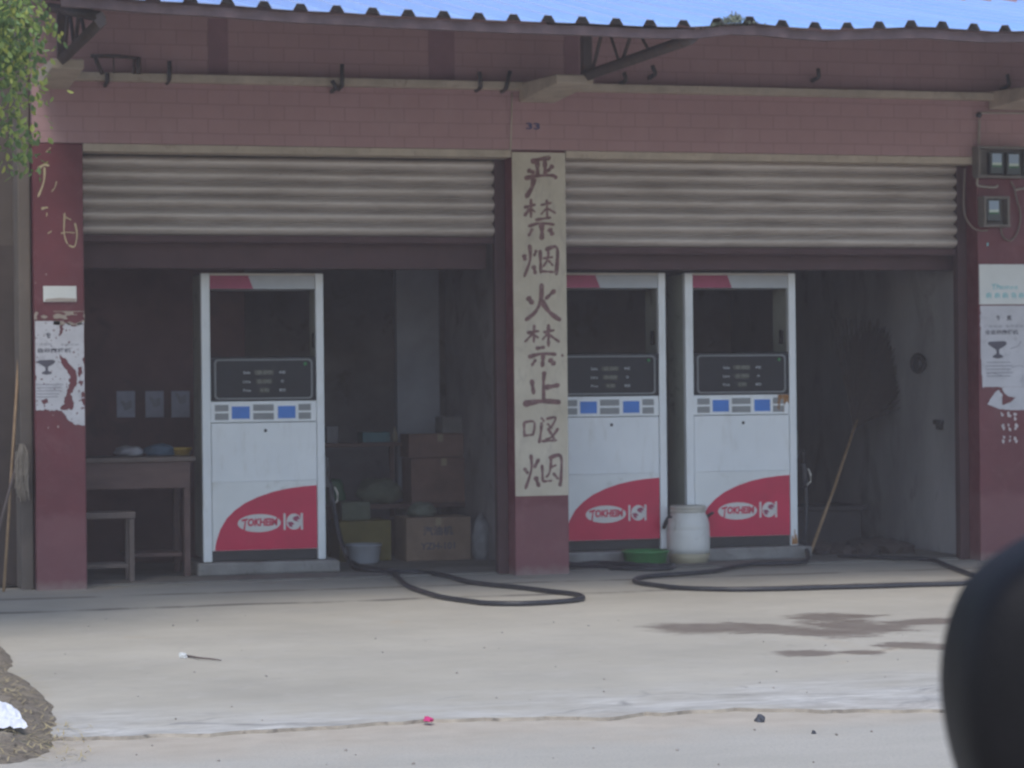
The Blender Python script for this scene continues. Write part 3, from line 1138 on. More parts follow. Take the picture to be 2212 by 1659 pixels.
# litter caught on the canopy edge
b = MB()
c = at(1590, 40, EY)
for i in range(420):
    a = random.gauss(0, 0.075)
    h_ = abs(random.gauss(0, 0.03)) * (1 - min(1, abs(a) / 0.16))
    p = Vector((c.x + a, EY + 0.06 + random.uniform(-0.06, 0.12), ez(c.x + a) + 0.005 + h_))
    n = Vector((random.gauss(0, 1), random.gauss(0, 1), random.gauss(0, 1))).normalized()
    u = n.orthogonal().normalized() * random.uniform(0.008, 0.02)
    v = n.cross(u).normalized() * random.uniform(0.006, 0.014)
    b.bm.faces.new([b.bm.verts.new(p + q) for q in (u, v, -u, -v)])
tag(b.build('leaf_litter', M['weeds'], recalc=False), 'clump of dry leaves lying on the blue canopy edge', 'leaf litter')

# ================================================================== FUEL PUMPS
S = 0.00369


def rrect(x0, x1, z0, z1, r, n=5):
    out = []
    for (cx, cz, a0) in ((x1 - r, z0 + r, -pi / 2), (x1 - r, z1 - r, 0), (x0 + r, z1 - r, pi / 2), (x0 + r, z0 + r, pi)):
        for k in range(n + 1):
            a = a0 + k * pi / 2 / n
            out.append((cx + cos(a) * r, cz + sin(a) * r))
    return out


def make_pump(loc, label):
    p = empty('fuel_pump', loc, label, 'fuel pump', 'fuel pumps inside the bays')
    X = lambda u: loc[0] + u * S
    Z = lambda v: loc[2] + (620 - v) * S
    Y0 = loc[1]
    W = 267

    def box(name, mat, u0, u1, v0, v1, y0, y1, bev=0.004, parent=p):
        b = MB()
        b.box(X(u0), X(u1), Y0 + y0, Y0 + y1, Z(v1), Z(v0), bev)
        return b.build(name, mat, parent)
    box('post', M['white'], 0, 19, 0, 620, -0.012, 0.05, 0.006)
    box('post', M['white'], 250, W, 0, 620, -0.012, 0.05, 0.006)
    box('side_panel', M['side'], 1.5, 6, 2, 612, 0.051, 0.45)
    box('side_panel', M['side'], W - 6, W - 1.5, 2, 612, 0.051, 0.45)
    box('top_cap', M['cap'], 19.3, 249.7, 0, 4.6, -0.010, 0.45, 0.003)
    hd = box('header', M['lightgrey'], 19.3, 249.7, 4.9, 34, 0.0, 0.44, 0.003)
    b = MB()
    b.poly([(X(19.8), Z(33.6)), (X(114), Z(33.6)), (X(103), Z(5.3)), (X(19.8), Z(5.3))], Y0 - 0.003, Y0 - 0.0005)
    b.build('header_stripe', M['pink'], hd)
    # hook block on the inner face
    box('hook', M['dark'], W - 11, W - 6.2, 128, 160, 0.20, 0.27)
    # display head
    ds = box('display', M['black'], 19.5, 249.5, 180, 275.5, -0.004, 0.42, 0.004)
    b = MB()
    outer = rrect(X(27.3), X(242), Z(272), Z(185), 9 * S)
    inner = rrect(X(31), X(238.3), Z(268.5), Z(188.5), 7 * S)
    n = len(outer)
    yo, yi = Y0 - 0.010, Y0 - 0.0042
    vo = [b.bm.verts.new((q[0], yo, q[1])) for q in outer]
    vi = [b.bm.verts.new((q[0], yo, q[1])) for q in inner]
    vo2 = [b.bm.verts.new((q[0], yi, q[1])) for q in outer]
    vi2 = [b.bm.verts.new((q[0], yi, q[1])) for q in inner]
    for i in range(n):
        j = (i + 1) % n
        b.bm.faces.new((vo[i], vo[j], vi[j], vi[i]))
        b.bm.faces.new((vo[i], vo2[i], vo2[j], vo[j]))
        b.bm.faces.new((vi[i], vi[j], vi2[j], vi2[i]))
    b.build('border', M['border'], ds)
    for (v, w0) in ((214, 0), (233.5, 3), (252.5, 10)):
        b = MB()
        b.box(X(115 + w0), X(156 - w0), Y0 - 0.0065, Y0 - 0.0042, Z(v + 5), Z(v - 5))
        b.build('readout', M['lcd'], ds)
    b = MB()
    for (v, a_, c_) in ((214, 'Sale', '金额'), (233.5, 'Litre', '升'), (252.5, 'Price', '单价')):
        add_text(b, a_, X(90), X(106), Z(v + 3), Z(v - 3), Y0 - 0.0068, weight=0.01)
        if len(c_) == 1:
            add_text(b, c_, X(172), X(179), Z(v + 3.2), Z(v - 3.2), Y0 - 0.0068, weight=0.015)
        else:
            add_text(b, c_, X(168), X(183), Z(v + 3.4), Z(v - 3.4), Y0 - 0.0068, weight=0.015)
    b.build('display_text', M['mark'], ds)
    b = MB()
    add_text(b, '8.88' if False else '0.00', X(122), X(152), Z(217.5), Z(210.5), Y0 - 0.0072)
    add_text(b, '0.00', X(122), X(150), Z(237), Z(230), Y0 - 0.0072)
    add_text(b, '4.90', X(127), X(146), Z(256), Z(249), Y0 - 0.0072)
    b.build('digits', simple('lcd_digit', (0.14, 0.15, 0.13), 0.5), ds)
    b = MB()
    b.lathe([(0.001, 0), (0.014, 0), (0.012, 0.006), (0.004, 0.008)], 0, 0, 12)
    bmesh.ops.transform(b.bm, matrix=Matrix.Translation((X(226), Y0 - 0.0042, Z(196))) @ Matrix.Rotation(pi / 2, 4, 'X'), verts=b.bm.verts[:])
    b.build('indicator', M['green_lamp'], ds)
    # vent strip with two blue panels
    st = box('vent_strip', M['white'], 19.5, 249.5, 276, 320.8, -0.002, 0.42, 0.003)
    for (u0, u1) in ((28, 57.5), (111, 156), (210.5, 237.5)):
        for (v0, v1) in ((283, 297), (301.4, 315.6)):
            b = MB()
            b.box(X(u0), X(u1), Y0 - 0.0042, Y0 - 0.0022, Z(v1), Z(v0))
            nn = 5
            for k in range(nn):
                zz = Z(v1) + (k + 0.5) * (Z(v0) - Z(v1)) / nn
                b.box(X(u0) + 0.002, X(u1) - 0.002, Y0 - 0.0075, Y0 - 0.0043, zz - 0.0028, zz + 0.0018)
            b.build('vent', M['vent'], st)
    for (u0, u1) in ((64.5, 103.5), (165, 203.5)):
        b = MB()
        b.box(X(u0), X(u1), Y0 - 0.007, Y0 - 0.0022, Z(313.5), Z(287), 0.002)
        b.build('blue_panel', M['blue'], st)
    # cabinet door
    box('upper_panel', M['white'], 20.2, 249.2, 322.2, 448.95, -0.004, 0.42, 0.004)
    dr = box('cabinet_door', M['white2'], 20.2, 249.2, 449.05, 597, -0.004, 0.42, 0.004)
    b = MB()
    b.lathe([(0.001, 0), (0.013, 0), (0.012, 0.006), (0.006, 0.007)], 0, 0, 14)
    bmesh.ops.transform(b.bm, matrix=Matrix.Translation((X(137.5), Y0 - 0.0042, Z(339.5))) @ Matrix.Rotation(pi / 2, 4, 'X'), verts=b.bm.verts[:])
    b.build('lock', M['iron'], dr)
    # crimson swoosh
    pts8 = [(325, 1415), (330, 1375), (345, 1310), (380, 1210), (440, 1110), (520, 1030), (620, 960), (750, 900), (900, 850), (1050, 818), (1200, 798), (1360, 787)]
    loc8 = []
    for (zx, zy) in pts8:
        v = zy * .2193 + 287.3
        u = zx * .2193 - 38.3 - .0105 * v
        v = v - (v - 230) * 0.0 - 4 * (1 - u / 260)
        loc8.append((X(min(u - 1.5, 248.6)), Z(min(v, 596.0))))
    loc8[-1] = (X(248.6), loc8[-1][1])
    pol = [(X(248.6), Z(596.2)), *loc8[::-1]]
    pol[-1] = (loc8[0][0], Z(596.2))
    b = MB()
    b.poly(pol, Y0 - 0.0065, Y0 - 0.0042)
    rd = b.build('red_decal', M['red'], dr)
    # oval emblem
    cu, cv = 121.5, 539
    b = MB()
    b.poly([(X(cu + 47 * cos(t * 2 * pi / 48)), Z(cv - 19.5 * sin(t * 2 * pi / 48))) for t in range(48)], Y0 - 0.0085, Y0 - 0.0066)
    em = b.build('oval_emblem', M['logo'], dr)
    b = MB()
    yt = Y0 - 0.0092
    add_text(b, 'OKHEIM', X(96), X(162), Z(545.5), Z(528.5), yt, weight=0.05, shear=0.1)
    b.poly([(X(83), Z(530.5)), (X(97), Z(527.5)), (X(96.5), Z(532)), (X(92.8), Z(532.8)), (X(90.2), Z(554)), (X(86.8), Z(552.5)), (X(89.8), Z(533.4)), (X(83), Z(535))][::-1], yt, yt + 0.0005)
    b.build('emblem_text', M['red'], dr)
    b = MB()
    for uu in (176.5, 214.5):
        b.box(X(uu - 2), X(uu + 2.6), Y0 - 0.0085, Y0 - 0.0066, Z(555), Z(519.5))
    gx, gz, gr_ = 197.5, 537.5, 16.5
    b.poly([(X(gx + gr_ * cos(t * 2 * pi / 32)), Z(gz - gr_ * 1.05 * sin(t * 2 * pi / 32))) for t in range(32)], Y0 - 0.0085, Y0 - 0.0066)
    b.build('globe_emblem', M['logo'], dr)
    b = MB()
    # red map shapes on the globe
    b.poly([(X(gx - 1), Z(gz - 10)), (X(gx + 8), Z(gz - 13)), (X(gx + 14), Z(gz - 6)), (X(gx + 6), Z(gz - 3)), (X(gx + 12), Z(gz - 1)), (X(gx + 4), Z(gz + 0)), (X(gx - 3), Z(gz - 5))], yt, yt + 0.0005)
    b.poly([(X(gx - 15), Z(gz + 1)), (X(gx - 4), Z(gz + 0)), (X(gx + 1), Z(gz + 6)), (X(gx - 5), Z(gz + 7)), (X(gx - 2), Z(gz + 12)), (X(gx - 10), Z(gz + 11)), (X(gx - 12), Z(gz + 6))], yt, yt + 0.0005)
    b.build('globe_marks', M['pink'], dr)
    box('kick_plate', M['dark'], 20, 249.3, 597.5, 619, 0.018, 0.42, 0.002)
    return p


YP1, YP2 = 0.88, 0.80
HB = 0.115
a = at(433, 600, YP1)
pump1 = make_pump((a.x, YP1, HB), 'white fuel pump with crimson base panel standing alone in the left bay')
c = at(1478, 600, YP2)
c2 = at(1436, 600, YP2)
pump2 = make_pump((c2.x - 267 * S, YP2, HB + 0.005), 'white fuel pump half hidden behind the lettered middle pillar')
pump3 = make_pump((c.x, YP2, HB + 0.005), 'white fuel pump with rust streaks behind the white barrel, right of the other two')

# rust runs on the right pump
b = MB()
x0, zt = c.x, HB + 0.005
RX = lambda u: x0 + u * S
RZ = lambda v: zt + (620 - v) * S


def rk(x, z):
    u, v = (x - x0) / S, 620 - (z - zt) / S
    n = noise.noise(Vector((u * 0.13, v * 0.025, 2.0)))
    n2 = noise.noise(Vector((u * 0.5, v * 0.3, 7.0)))
    return v - 277 < 22 + 40 * n + 8 * n2 and u > 222 + 6 * n2
sheet(b, RX(212), RX(249), RZ(320), RZ(276.5), YP2 - 0.0079, 0.004, rk)
b.build('rust_stain', M['rust'], pump3)
b = MB()
sheet(b, RX(251), RX(266), RZ(618), RZ(560), YP2 - 0.0125, 0.004, lambda x, z: noise.noise(Vector((x * 60, z * 14, 1))) * 30 + (620 - (z - zt) / S) > 598)
b.build('rust_stain', M['rust'], pump3)

# plinths
for (pp, lab, ww) in ((pump1, 'low cement plinth under the lone pump in the left bay', (-0.06, 0.1)), (pump2, 'cement plinth beneath the pump beside the middle pillar', (-0.05, 0.06)),
                      (pump3, 'cement plinth under the pump behind the white barrel', (-0.04, 0.10))):
    x0 = pp.location.x
    b = MB()
    b.box(x0 + ww[0], x0 + 267 * S + ww[1], pp.location.y - 0.09, pp.location.y + 0.6, 0.012, pp.location.z - 0.002, 0.02)
    bmesh.ops.subdivide_edges(b.bm, edges=[e for e in b.bm.edges if e.calc_length() > 0.4], cuts=14)
    for v in b.bm.verts:
        if v.co.z > 0.03:
            v.co += Vector((noise.noise(v.co * 5) * 0.01, noise.noise(v.co * 6 + Vector((3, 0, 0))) * 0.012 - 0.0, min(0, noise.noise(v.co * 7)) * 0.012))
    tag(b.build('pump_plinth', M['plinth']), lab, 'plinth', 'plinths under the fuel pumps')


def hose(pts3, r=0.0185, parent=None, name='hose'):
    b = MB()
    b.tube(spline(pts3, 8), r, 10)
    return b.build(name, M['rubber'], parent)


HR = 0.0185
G = lambda x, y, z=HR: gr(x, y, z)
# left pump hose: hangs at the right side then loops over the forecourt
rx = pump1.location.x + 267 * S + 0.045
ry = YP1 + 0.12
h1 = [at(716, 1050, ry), at(722, 1097, ry - 0.03), at(733, 1155, ry - 0.15), at(748, 1198, ry - 0.3), G(764, 1226, 0.033), G(790, 1231, 0.031), G(846, 1238, 0.022),
      G(882, 1266), G(933, 1284), G(961, 1291), G(1025, 1300), G(1056, 1303), G(1120, 1304), G(1188, 1301), G(1240, 1296.5), G(1259, 1291.5), G(1245, 1284), G(1188, 1277), G(1122, 1269), G(1055, 1262.5),
      G(1007, 1255.6), G(964, 1244), G(912, 1236), G(859, 1233.5, 0.03), G(815, 1230, 0.031), G(780, 1224, 0.031), G(760, 1214, 0.031)]
hs = hose(h1, HR, pump1)


def nozzle(p, parent, s=1.0):
    b = MB()
    b.tube([p + V3(0, 0, -0.13), p + V3(0.006, 0, -0.05), p + V3(0, 0, 0.02), p + V3(-0.02, -0.03, 0.08)], [0.026, 0.03, 0.028, 0.02], 10, mat=M['rubber'])
    b.tube([p + V3(-0.02, -0.03, 0.08), p + V3(-0.025, -0.06, 0.15), p + V3(-0.02, -0.05, 0.19)], 0.011, 8, mat=M['iron'])
    b.tube([p + V3(0.03, -0.02, 0.03), p + V3(0.052, -0.03, -0.02), p + V3(0.05, -0.03, -0.08), p + V3(0.02, -0.02, -0.11)], 0.007, 6, mat=M['cap'])
    b.build('nozzle', None, parent)


nozzle(at(714, 1060, ry), hs)
b = MB()
b.box(pump1.location.x + 267 * S + 0.001, pump1.location.x + 267 * S + 0.05, ry - 0.05, ry + 0.06, 0.68, 0.92, 0.006)
b.build('nozzle_holder', M['rubber'], pump1)
# right pump hose
rx3 = pump3.location.x + 267 * S
ry3 = YP2 + 0.12
h3 = [at(1737, 1010, ry3), at(1740, 1060, ry3), at(1742, 1120, ry3 - 0.02), at(1738, 1170, ry3 - 0.1), at(1745, 1195, ry3 - 0.3), G(1738, 1213, 0.031), G(1690, 1217, 0.031), G(1622, 1219, 0.031), G(1580, 1225, 0.028), G(1545, 1233, 0.02), G(1510, 1237), G(1468, 1240),
      G(1420, 1243), G(1392, 1246), G(1371, 1252), G(1378, 1258), G(1405, 1262.5), G(1468, 1269.5), G(1530, 1272), G(1596, 1273), G(1670, 1272), G(1750, 1270), G(1800, 1268.5),
      G(1900, 1266), G(1990, 1263), G(2071, 1261), G(2130, 1258), G(2150, 1253), G(2135, 1249), G(2105, 1243.5), G(2054, 1225), G(2033, 1216, 0.025), G(2010, 1209, 0.031), G(1954, 1206, 0.031),
      G(1880, 1203, 0.031), G(1810, 1200, 0.031)]
hs3 = hose(h3, HR, pump3)
nozzle(at(1736, 1020, ry3), hs3)
b = MB()
b.box(rx3 + 0.001, rx3 + 0.05, ry3 - 0.05, ry3 + 0.06, 0.85, 1.08, 0.006)
b.build('nozzle_holder', M['rubber'], pump3)
# middle pump hose lies in a heap by the pillar
ry2 = YP2 + 0.1
h2 = [at(1200, 1000, 0.7), at(1205, 1120, 0.6), at(1215, 1195, 0.5), G(1235, 1219, 0.031), G(1290, 1216, 0.031), G(1366, 1218.5, 0.031), G(1420, 1222, 0.02), G(1452, 1221, 0.02), G(1447, 1227), G(1400, 1229),
      G(1330, 1227), G(1270, 1225), G(1225, 1224), G(1190, 1222)]
hose(h2, 0.02, pump2)

# ================================================================== BARREL, BASIN
bp = gr(1487, 1220)
cy = bp.y + 0.14
cx = at(1487, 1180, cy).x
br_ = empty('plastic_barrel', (cx, cy, 0), 'white wide-mouth plastic barrel with black handles between two fuel pumps', 'barrel')
k = (at(1531, 1180, cy).x - at(1440, 1180, cy).x) / 2 * 0.97
H = 0.455
BS = 1.06
b = MB()
b.lathe([(0.001, 0.002), (k * 0.80, 0.002), (k * 0.86, 0.01), (k * 0.94, 0.045), (k * 0.985, 0.085)], cx, cy, 40, mat=M['barrel_old'])
b.lathe([(k * 0.984, 0.083), (k, 0.13), (k, 0.22), (k * 0.985, 0.262), (k * 0.972, 0.268), (k * 0.985, 0.275), (k * 0.97, 0.31), (k * 0.90, 0.355), (k * 0.84, 0.378), (k * 0.80, 0.39), (k * 0.80, 0.40), (k * 0.001, 0.40)], cx, cy, 40, mat=M['barrel'])
b.build('body', None, br_)
b = MB()
b.lathe([(k * 0.79, 0.400), (k * 0.835, 0.402), (k * 0.835, 0.418), (k * 0.80, 0.421), (k * 0.80, 0.426), (k * 0.83, 0.428), (k * 0.83, 0.446), (k * 0.79, H), (k * 0.001, H + 0.002)], cx, cy, 40)
b.build('lid', simple('barrel_lid', (0.52, 0.49, 0.43), 0.5, 0.12), br_)
for sgn in (-1, 1):
    b = MB()
    hx = cx + sgn * k * 0.86
    pts = [V3(hx, cy - 0.03, 0.37), V3(hx + sgn * 0.04, cy - 0.035, 0.37 + (0.02 if sgn > 0 else -0.01)), V3(hx + sgn * 0.062, cy - 0.01, 0.355 + (0.035 if sgn > 0 else -0.05)), V3(hx + sgn * 0.045, cy + 0.03, 0.34 + (0.03 if sgn > 0 else -0.06)), V3(hx + sgn * 0.01, cy + 0.03, 0.34)]
    b.tube(spline(pts, 5), 0.009, 8)
    b.build('handle', M['rubber'], br_)
br_.scale = (1, 1, BS)

gp = gr(1394, 1213)
gy_ = 0.50
gx_ = at(1394, 1213, gy_).x
gw = (at(1443, 1190, gy_).x - at(1344, 1190, gy_).x) / 2
b = MB()
b.lathe([(0.001, 0.004), (gw * 0.80, 0.004), (gw * 0.84, 0.012), (gw * 0.93, 0.115), (gw * 1.0, 0.119), (gw * 1.0, 0.133), (gw * 0.92, 0.133), (gw * 0.81, 0.014), (0.001, 0.010)], gx_, gy_, 36)
tag(b.build('basin', M['green']), 'shallow green plastic basin on the ground left of the white barrel', 'basin')

# ================================================================== BROOM
bb = at(1750, 1197, 0.95)
bb.z = 0.03
bt = at(1848, 915, 1.6)
bd = (bt - bb).normalized()
brm = empty('broom', tuple(bb), 'upturned broom with bushy dark head leaning on the white inner wall', 'broom')
b = MB()
b.tube([bb, bb.lerp(bt, 0.5) + V3(0.01, 0, 0), bt + bd * 0.1], 0.014, 8)
b.build('handle', M['bamboo'], brm)
b = MB()
side = bd.cross(Vector((0, 1, 0))).normalized()
for i in range(3200):
    t0 = random.uniform(0.0, 0.15)
    L_ = random.uniform(0.5, 1.05)
    a_ = random.gauss(0, 0.21)
    q = random.gauss(0, 0.06)
    p0 = bt + bd * (t0 - 0.08)
    dd = (bd + side * a_ + Vector((0.03, 1, 0)) * q).normalized()
    p1 = p0 + dd * L_
    wv = side.lerp(Vector((random.gauss(0, 1), random.gauss(0, 1), 0)), 0.3).normalized() * 0.006
    b.bm.faces.new([b.bm.verts.new(v) for v in (p0 - wv, p0 + wv, p1 + wv * 0.4, p1 - wv * 0.4)])
b.build('bristles', M['broom'], brm, recalc=False)

# rubble / sacks heaped along the right inner wall
b = MB()
for i in range(46):
    p = V3(9.2 - random.random() * 0.9, random.uniform(0.9, 2.6), 0)
    s = random.uniform(0.05, 0.13)
    r = bmesh.ops.create_icosphere(b.bm, subdivisions=1, radius=s)
    for v in r['verts']:
        v.co = Vector((v.co.x * 1.3, v.co.y, v.co.z * 0.7)) * (1 + 0.4 * noise.noise(v.co * 9 + p)) + p + V3(0, 0, s * 0.4)
tag(b.build('rubble', simple('dark_rubble', (0.055, 0.042, 0.04), 0.9, 0.3)), 'low dark rubble heap along the foot of the whitewashed inner wall', 'rubble', kind='stuff')
# dark chest behind the broom
p, q = at(1722, 1105, 1.7), at(1862, 1190, 1.7)
b = MB()
b.box(p.x, q.x, 1.7, 2.3, 0.013, p.z, 0.01)
b.box(p.x - 0.02, q.x + 0.04, 1.66, 2.32, p.z + 0.001, p.z + 0.04, 0.006)
tag(b.build('wooden_chest', simple('black_wood', (0.04, 0.036, 0.04), 0.7)), 'low dark chest on the floor behind the leaning broom', 'chest')
# old wheel hub and hasp on the inner wall
b = MB()
wx = 9.519


def onwall(x, y):
    # point on the inner wall plane X = 9.52
    d = F_ + R2 * ((x - 1106) / FPX) - U2 * ((y - 829.5) / FPX)
    return CAM + d * ((wx - CAM.x) / d.x)


c_ = onwall(1990, 785)
ring = [c_ + V3(-0.03, cos(t * 2 * pi / 20) * 0.13, sin(t * 2 * pi / 20) * 0.075) for t in range(21)]
b.tube(ring, 0.017, 8)
b.tube([c_ + V3(0, 0, 0), c_ + V3(-0.05, 0, 0)], 0.06, 12)
tag(b.build('alarm_bell', M['iron']), 'round dark metal fitting mounted on the whitewashed inner wall', 'wall fitting')
b = MB()
c_ = onwall(2030, 912)
b.box(c_.x - 0.03, c_.x - 0.001, c_.y - 0.09, c_.y + 0.08, c_.z - 0.02, c_.z + 0.02, 0.004)
b.box(c_.x - 0.05, c_.x - 0.001, c_.y - 0.08, c_.y - 0.02, c_.z - 0.06, c_.z - 0.02, 0.004)
tag(b.build('door_hasp', M['iron']), 'small dark hasp on the inner wall near the right shutter guide', 'hasp')

# ================================================================== LEFT BAY: table, stool, papers
ty = 0.75
p, q = at(196, 1000, ty), at(415, 1000, ty)
tz = p.z
tb = empty('table', ((p.x + q.x) / 2, ty + 0.3, 0), 'long dark wooden table inside the left bay beside the lone pump', 'table')
b = MB()
b.box(p.x - 0.15, q.x + 0.03, ty, ty + 0.7, tz - 0.0, tz + 0.035, 0.006)
b.build('tabletop', M['stool'], tb)
b = MB()
b.box(p.x - 0.1, q.x - 0.01, ty + 0.03, ty + 0.05, tz - 0.21, tz - 0.002, 0.003)
b.build('front_board', M['wood'], tb)
for (lx, ly) in ((p.x - 0.08, ty + 0.052), (q.x - 0.06, ty + 0.052), (p.x - 0.08, ty + 0.6), (q.x - 0.06, ty + 0.6)):
    b = MB()
    b.box(lx, lx + 0.05, ly, ly + 0.05, 0.013, tz - 0.002, 0.004)
    b.build('leg', M['wood'], tb)
b = MB()
b.box(p.x + 0.28, q.x - 0.07, ty + 0.09, ty + 0.55, 0.17, 0.2, 0.004)
b.build('lower_shelf', M['wood'], tb)

sy = 0.42
p, q = at(150, 1109, sy), at(293, 1109, sy)
st = empty('stool', ((p.x + q.x) / 2, sy + 0.15, 0), 'pale wooden stool half behind the left maroon pillar', 'stool')
b = MB()
b.box(p.x, q.x, sy, sy + 0.3, p.z - 0.05, p.z, 0.006)
b.build('seat', M['stool'], st)
for (lx, ly) in ((p.x + 0.01, sy + 0.01), (q.x - 0.05, sy + 0.01), (q.x - 0.05, sy + 0.25), (p.x + 0.01, sy + 0.25)):
    b = MB()
    b.box(lx, lx + 0.04, ly, ly + 0.04, 0.013, p.z - 0.052, 0.004)
    b.build('leg', M['stool'], st)
for yy in (sy + 0.02, sy + 0.26):
    b = MB()
    b.box(p.x + 0.052, q.x - 0.052, yy, yy + 0.025, 0.12, 0.15, 0.003)
    b.build('rung', M['stool'], st)

for i, (xa, lab) in enumerate(((252, 'leftmost of three pale papers pinned above the dark table'), (314, 'middle one of three pale papers pinned above the dark table'),
                               (370, 'paper nearest the pump among three pinned above the dark table'))):
    p, q = at(xa, 845, 2.49), at(xa + 40, 901, 2.49)
    e = empty('paper_notice', ((p.x + q.x) / 2, 2.49, q.z), lab, 'paper notice', 'papers pinned above the table')
    b = MB()
    b.box(p.x, q.x, 2.492, 2.496, q.z, p.z)
    b.build('sheet', simple('notice_paper', (0.42, 0.42, 0.5), 0.8, 0.15, 9), e)
    b = MB()
    mpx = lambda x, y: (x, y)
    w_ = q.x - p.x
    h_ = p.z - q.z
    for k in range(3):
        brush(b, [(p.x + w_ * (0.25 + 0.1 * k), q.z + h_ * (0.6 - 0.12 * k + 0.15 * i)), (p.x + w_ * 0.5, q.z + h_ * (0.5 - .1 * k + 0.12 * i)), (p.x + w_ * 0.8, q.z + h_ * (0.62 - .1 * k + 0.1 * i))], 0.025, 2.4905 - 0.0002 * k, mpx, seed=k)
    b.build('print', M['faint'], e)

# things on the table
tt = tz + 0.036


def blobobj(name, p, sx, sy, sz, mat, label, cat, seed=0, group=None):
    b = MB()
    bmesh.ops.create_icosphere(b.bm, subdivisions=3, radius=1.0)
    for v in b.bm.verts:
        k_ = 1 + 0.28 * noise.noise(v.co * 1.8 + Vector((seed, 0, 0))) + 0.1 * noise.noise(v.co * 5 + Vector((seed, 5, 0)))
        c0 = v.co * k_
        v.co = Vector((c0.x * sx, c0.y * sy, max(c0.z, -0.72) * sz + 0.72 * sz)) + p
    for f in b.bm.faces:
        f.smooth = True
    return tag(b.build(name, mat), label, cat, group)


p = at(342, 985, 1.1)
p.z = tt
blobobj('cloth_bundle', p, 0.13, 0.10, 0.055, M['blue_cloth'], 'blue cloth bundle lying on the dark table', 'cloth bundle', 3)
p = at(280, 985, 1.15)
p.z = tt
blobobj('plastic_bag', p, 0.12, 0.1, 0.05, simple('bag_pale', (0.30, 0.29, 0.32), 0.6), 'pale plastic bag lying left of the blue bundle', 'plastic bag', 9)
p = at(390, 985, 1.15)
p.z = tt
b = MB()
b.lathe([(0.001, 0.0), (0.07, 0.0), (0.085, 0.045), (0.094, 0.05), (0.094, 0.062), (0.084, 0.062), (0.066, 0.012), (0.001, 0.01)], p.x, p.y, 24)
for v in b.bm.verts:
    v.co.z += p.z
tag(b.build('bowl', simple('yellow_enamel', (0.34, 0.22, 0.04), 0.5)), 'yellow rimmed bowl at the pump end of the dark table', 'bowl')

# ================================================================== LEFT BAY: store behind the pump


def carton(xa, xb, ya, yb, Y, dep, mat, label, cat='box', name='cardboard_box', txt=None, zb=None, group=None, flap=True):
    p, q = at(xa, ya, Y), at(xb, yb, Y)
    z0 = q.z if zb is None else zb
    e = empty(name, ((p.x + q.x) / 2, Y + dep / 2, z0), label, cat, group)
    b = MB()
    b.box(p.x, q.x, Y, Y + dep, z0, p.z, 0.008)
    b.build('body', mat, e)
    if flap:
        b = MB()
        ym = Y + dep / 2
        b.box(p.x + 0.002, q.x - 0.002, ym - 0.025, ym + 0.025, p.z + 0.0005, p.z + 0.002)
        b.box((p.x + q.x) / 2 - 0.025, (p.x + q.x) / 2 + 0.025, Y - 0.0015, Y - 0.0003, p.z - 0.07, p.z - 0.006)
        b.build('tape', simple('tape', (0.30, 0.24, 0.15), 0.4), e)
    if txt:
        b = MB()
        for (s_, u0, u1, w0, w1, wt) in txt:
            add_text(b, s_, p.x + (q.x - p.x) * u0, p.x + (q.x - p.x) * u1, z0 + (p.z - z0) * w0, z0 + (p.z - z0) * w1, Y - 0.0018, weight=wt)
        b.build('print', M['ink'], e)
    return e, p, q


carton(877, 1018, 1119, 1210, 1.72, 0.45, M['card'], 'brown cardboard box with dark print on the floor of the left bay', zb=0.013,
       txt=[('汽油机', 0.26, 0.72, 0.58, 0.80, 0.02), ('YZH-101', 0.22, 0.75, 0.26, 0.42, 0.02)])
carton(733, 846, 1126, 1205, 1.92, 0.4, M['yellow'], 'olive yellow carton behind the pale tub, next to the lone pump', name='yellow_carton', zb=0.013, flap=False)
# pale tub
p = gr(785, 1219)
p.y = 1.68
p.x = at(785, 1200, p.y).x
hw = (at(823, 1190, p.y).x - at(746, 1190, p.y).x) / 2
b = MB()
b.lathe([(0.001, 0.013), (hw * 0.80, 0.013), (hw * 0.86, 0.03), (hw * 0.98, 0.155), (hw * 1.03, 0.16), (hw * 1.03, 0.175), (hw * 0.95, 0.175), (hw * 0.82, 0.03), (0.001, 0.025)], p.x, p.y, 32)
tag(b.build('tub', M['basin']), 'pale grey plastic tub on the floor in front of the yellow carton', 'tub')
# workbench
Yb = 2.45
p, q = at(705, 1092, Yb), at(1062, 1092, Yb)
wb = empty('workbench', ((p.x + q.x) / 2, Yb + 0.3, 0), 'dark workbench piled with boxes at the back of the left bay', 'workbench')
b = MB()
b.box(p.x, q.x, Yb, Yb + 0.42, p.z - 0.04, p.z, 0.005)
b.build('top', M['wood'], wb)
for lx in (p.x + 0.02, q.x - 0.07):
    for ly in (Yb + 0.02, Yb + 0.34):
        b = MB()
        b.box(lx, lx + 0.05, ly, ly + 0.05, 0.013, p.z - 0.042, 0.004)
        b.build('leg', M['wood'], wb)
zb = p.z + 0.001
carton(888, 1030, 990, 1092, Yb + 0.02, 0.36, M['card2'], 'red-brown carton on the workbench under a smaller one', zb=zb)
_, p2, q2 = carton(882, 1020, 938, 988, Yb + 0.05, 0.32, M['card2'], 'flat red-brown carton on top of the workbench stack', zb=at(888, 990, Yb + 0.02).z + 0.004)
p = at(820, 1085, Yb + 0.12)
p.z = zb
blobobj('sack', p, 0.20, 0.15, 0.13, M['olive'], 'olive sack slumped on the workbench left of the cartons', 'sack', 5)
p = at(905, 1100, 2.02)
p.z = at(905, 1119, 1.72).z + 0.004
blobobj('cloth_bag', p + V3(0, -0.12, 0), 0.13, 0.12, 0.07, simple('grey_green_cloth', (0.15, 0.17, 0.14), 0.9), 'grey green bag lying on the printed cardboard box', 'bag', 12)
p = at(1040, 1150, 1.75)
p.z = 0.013
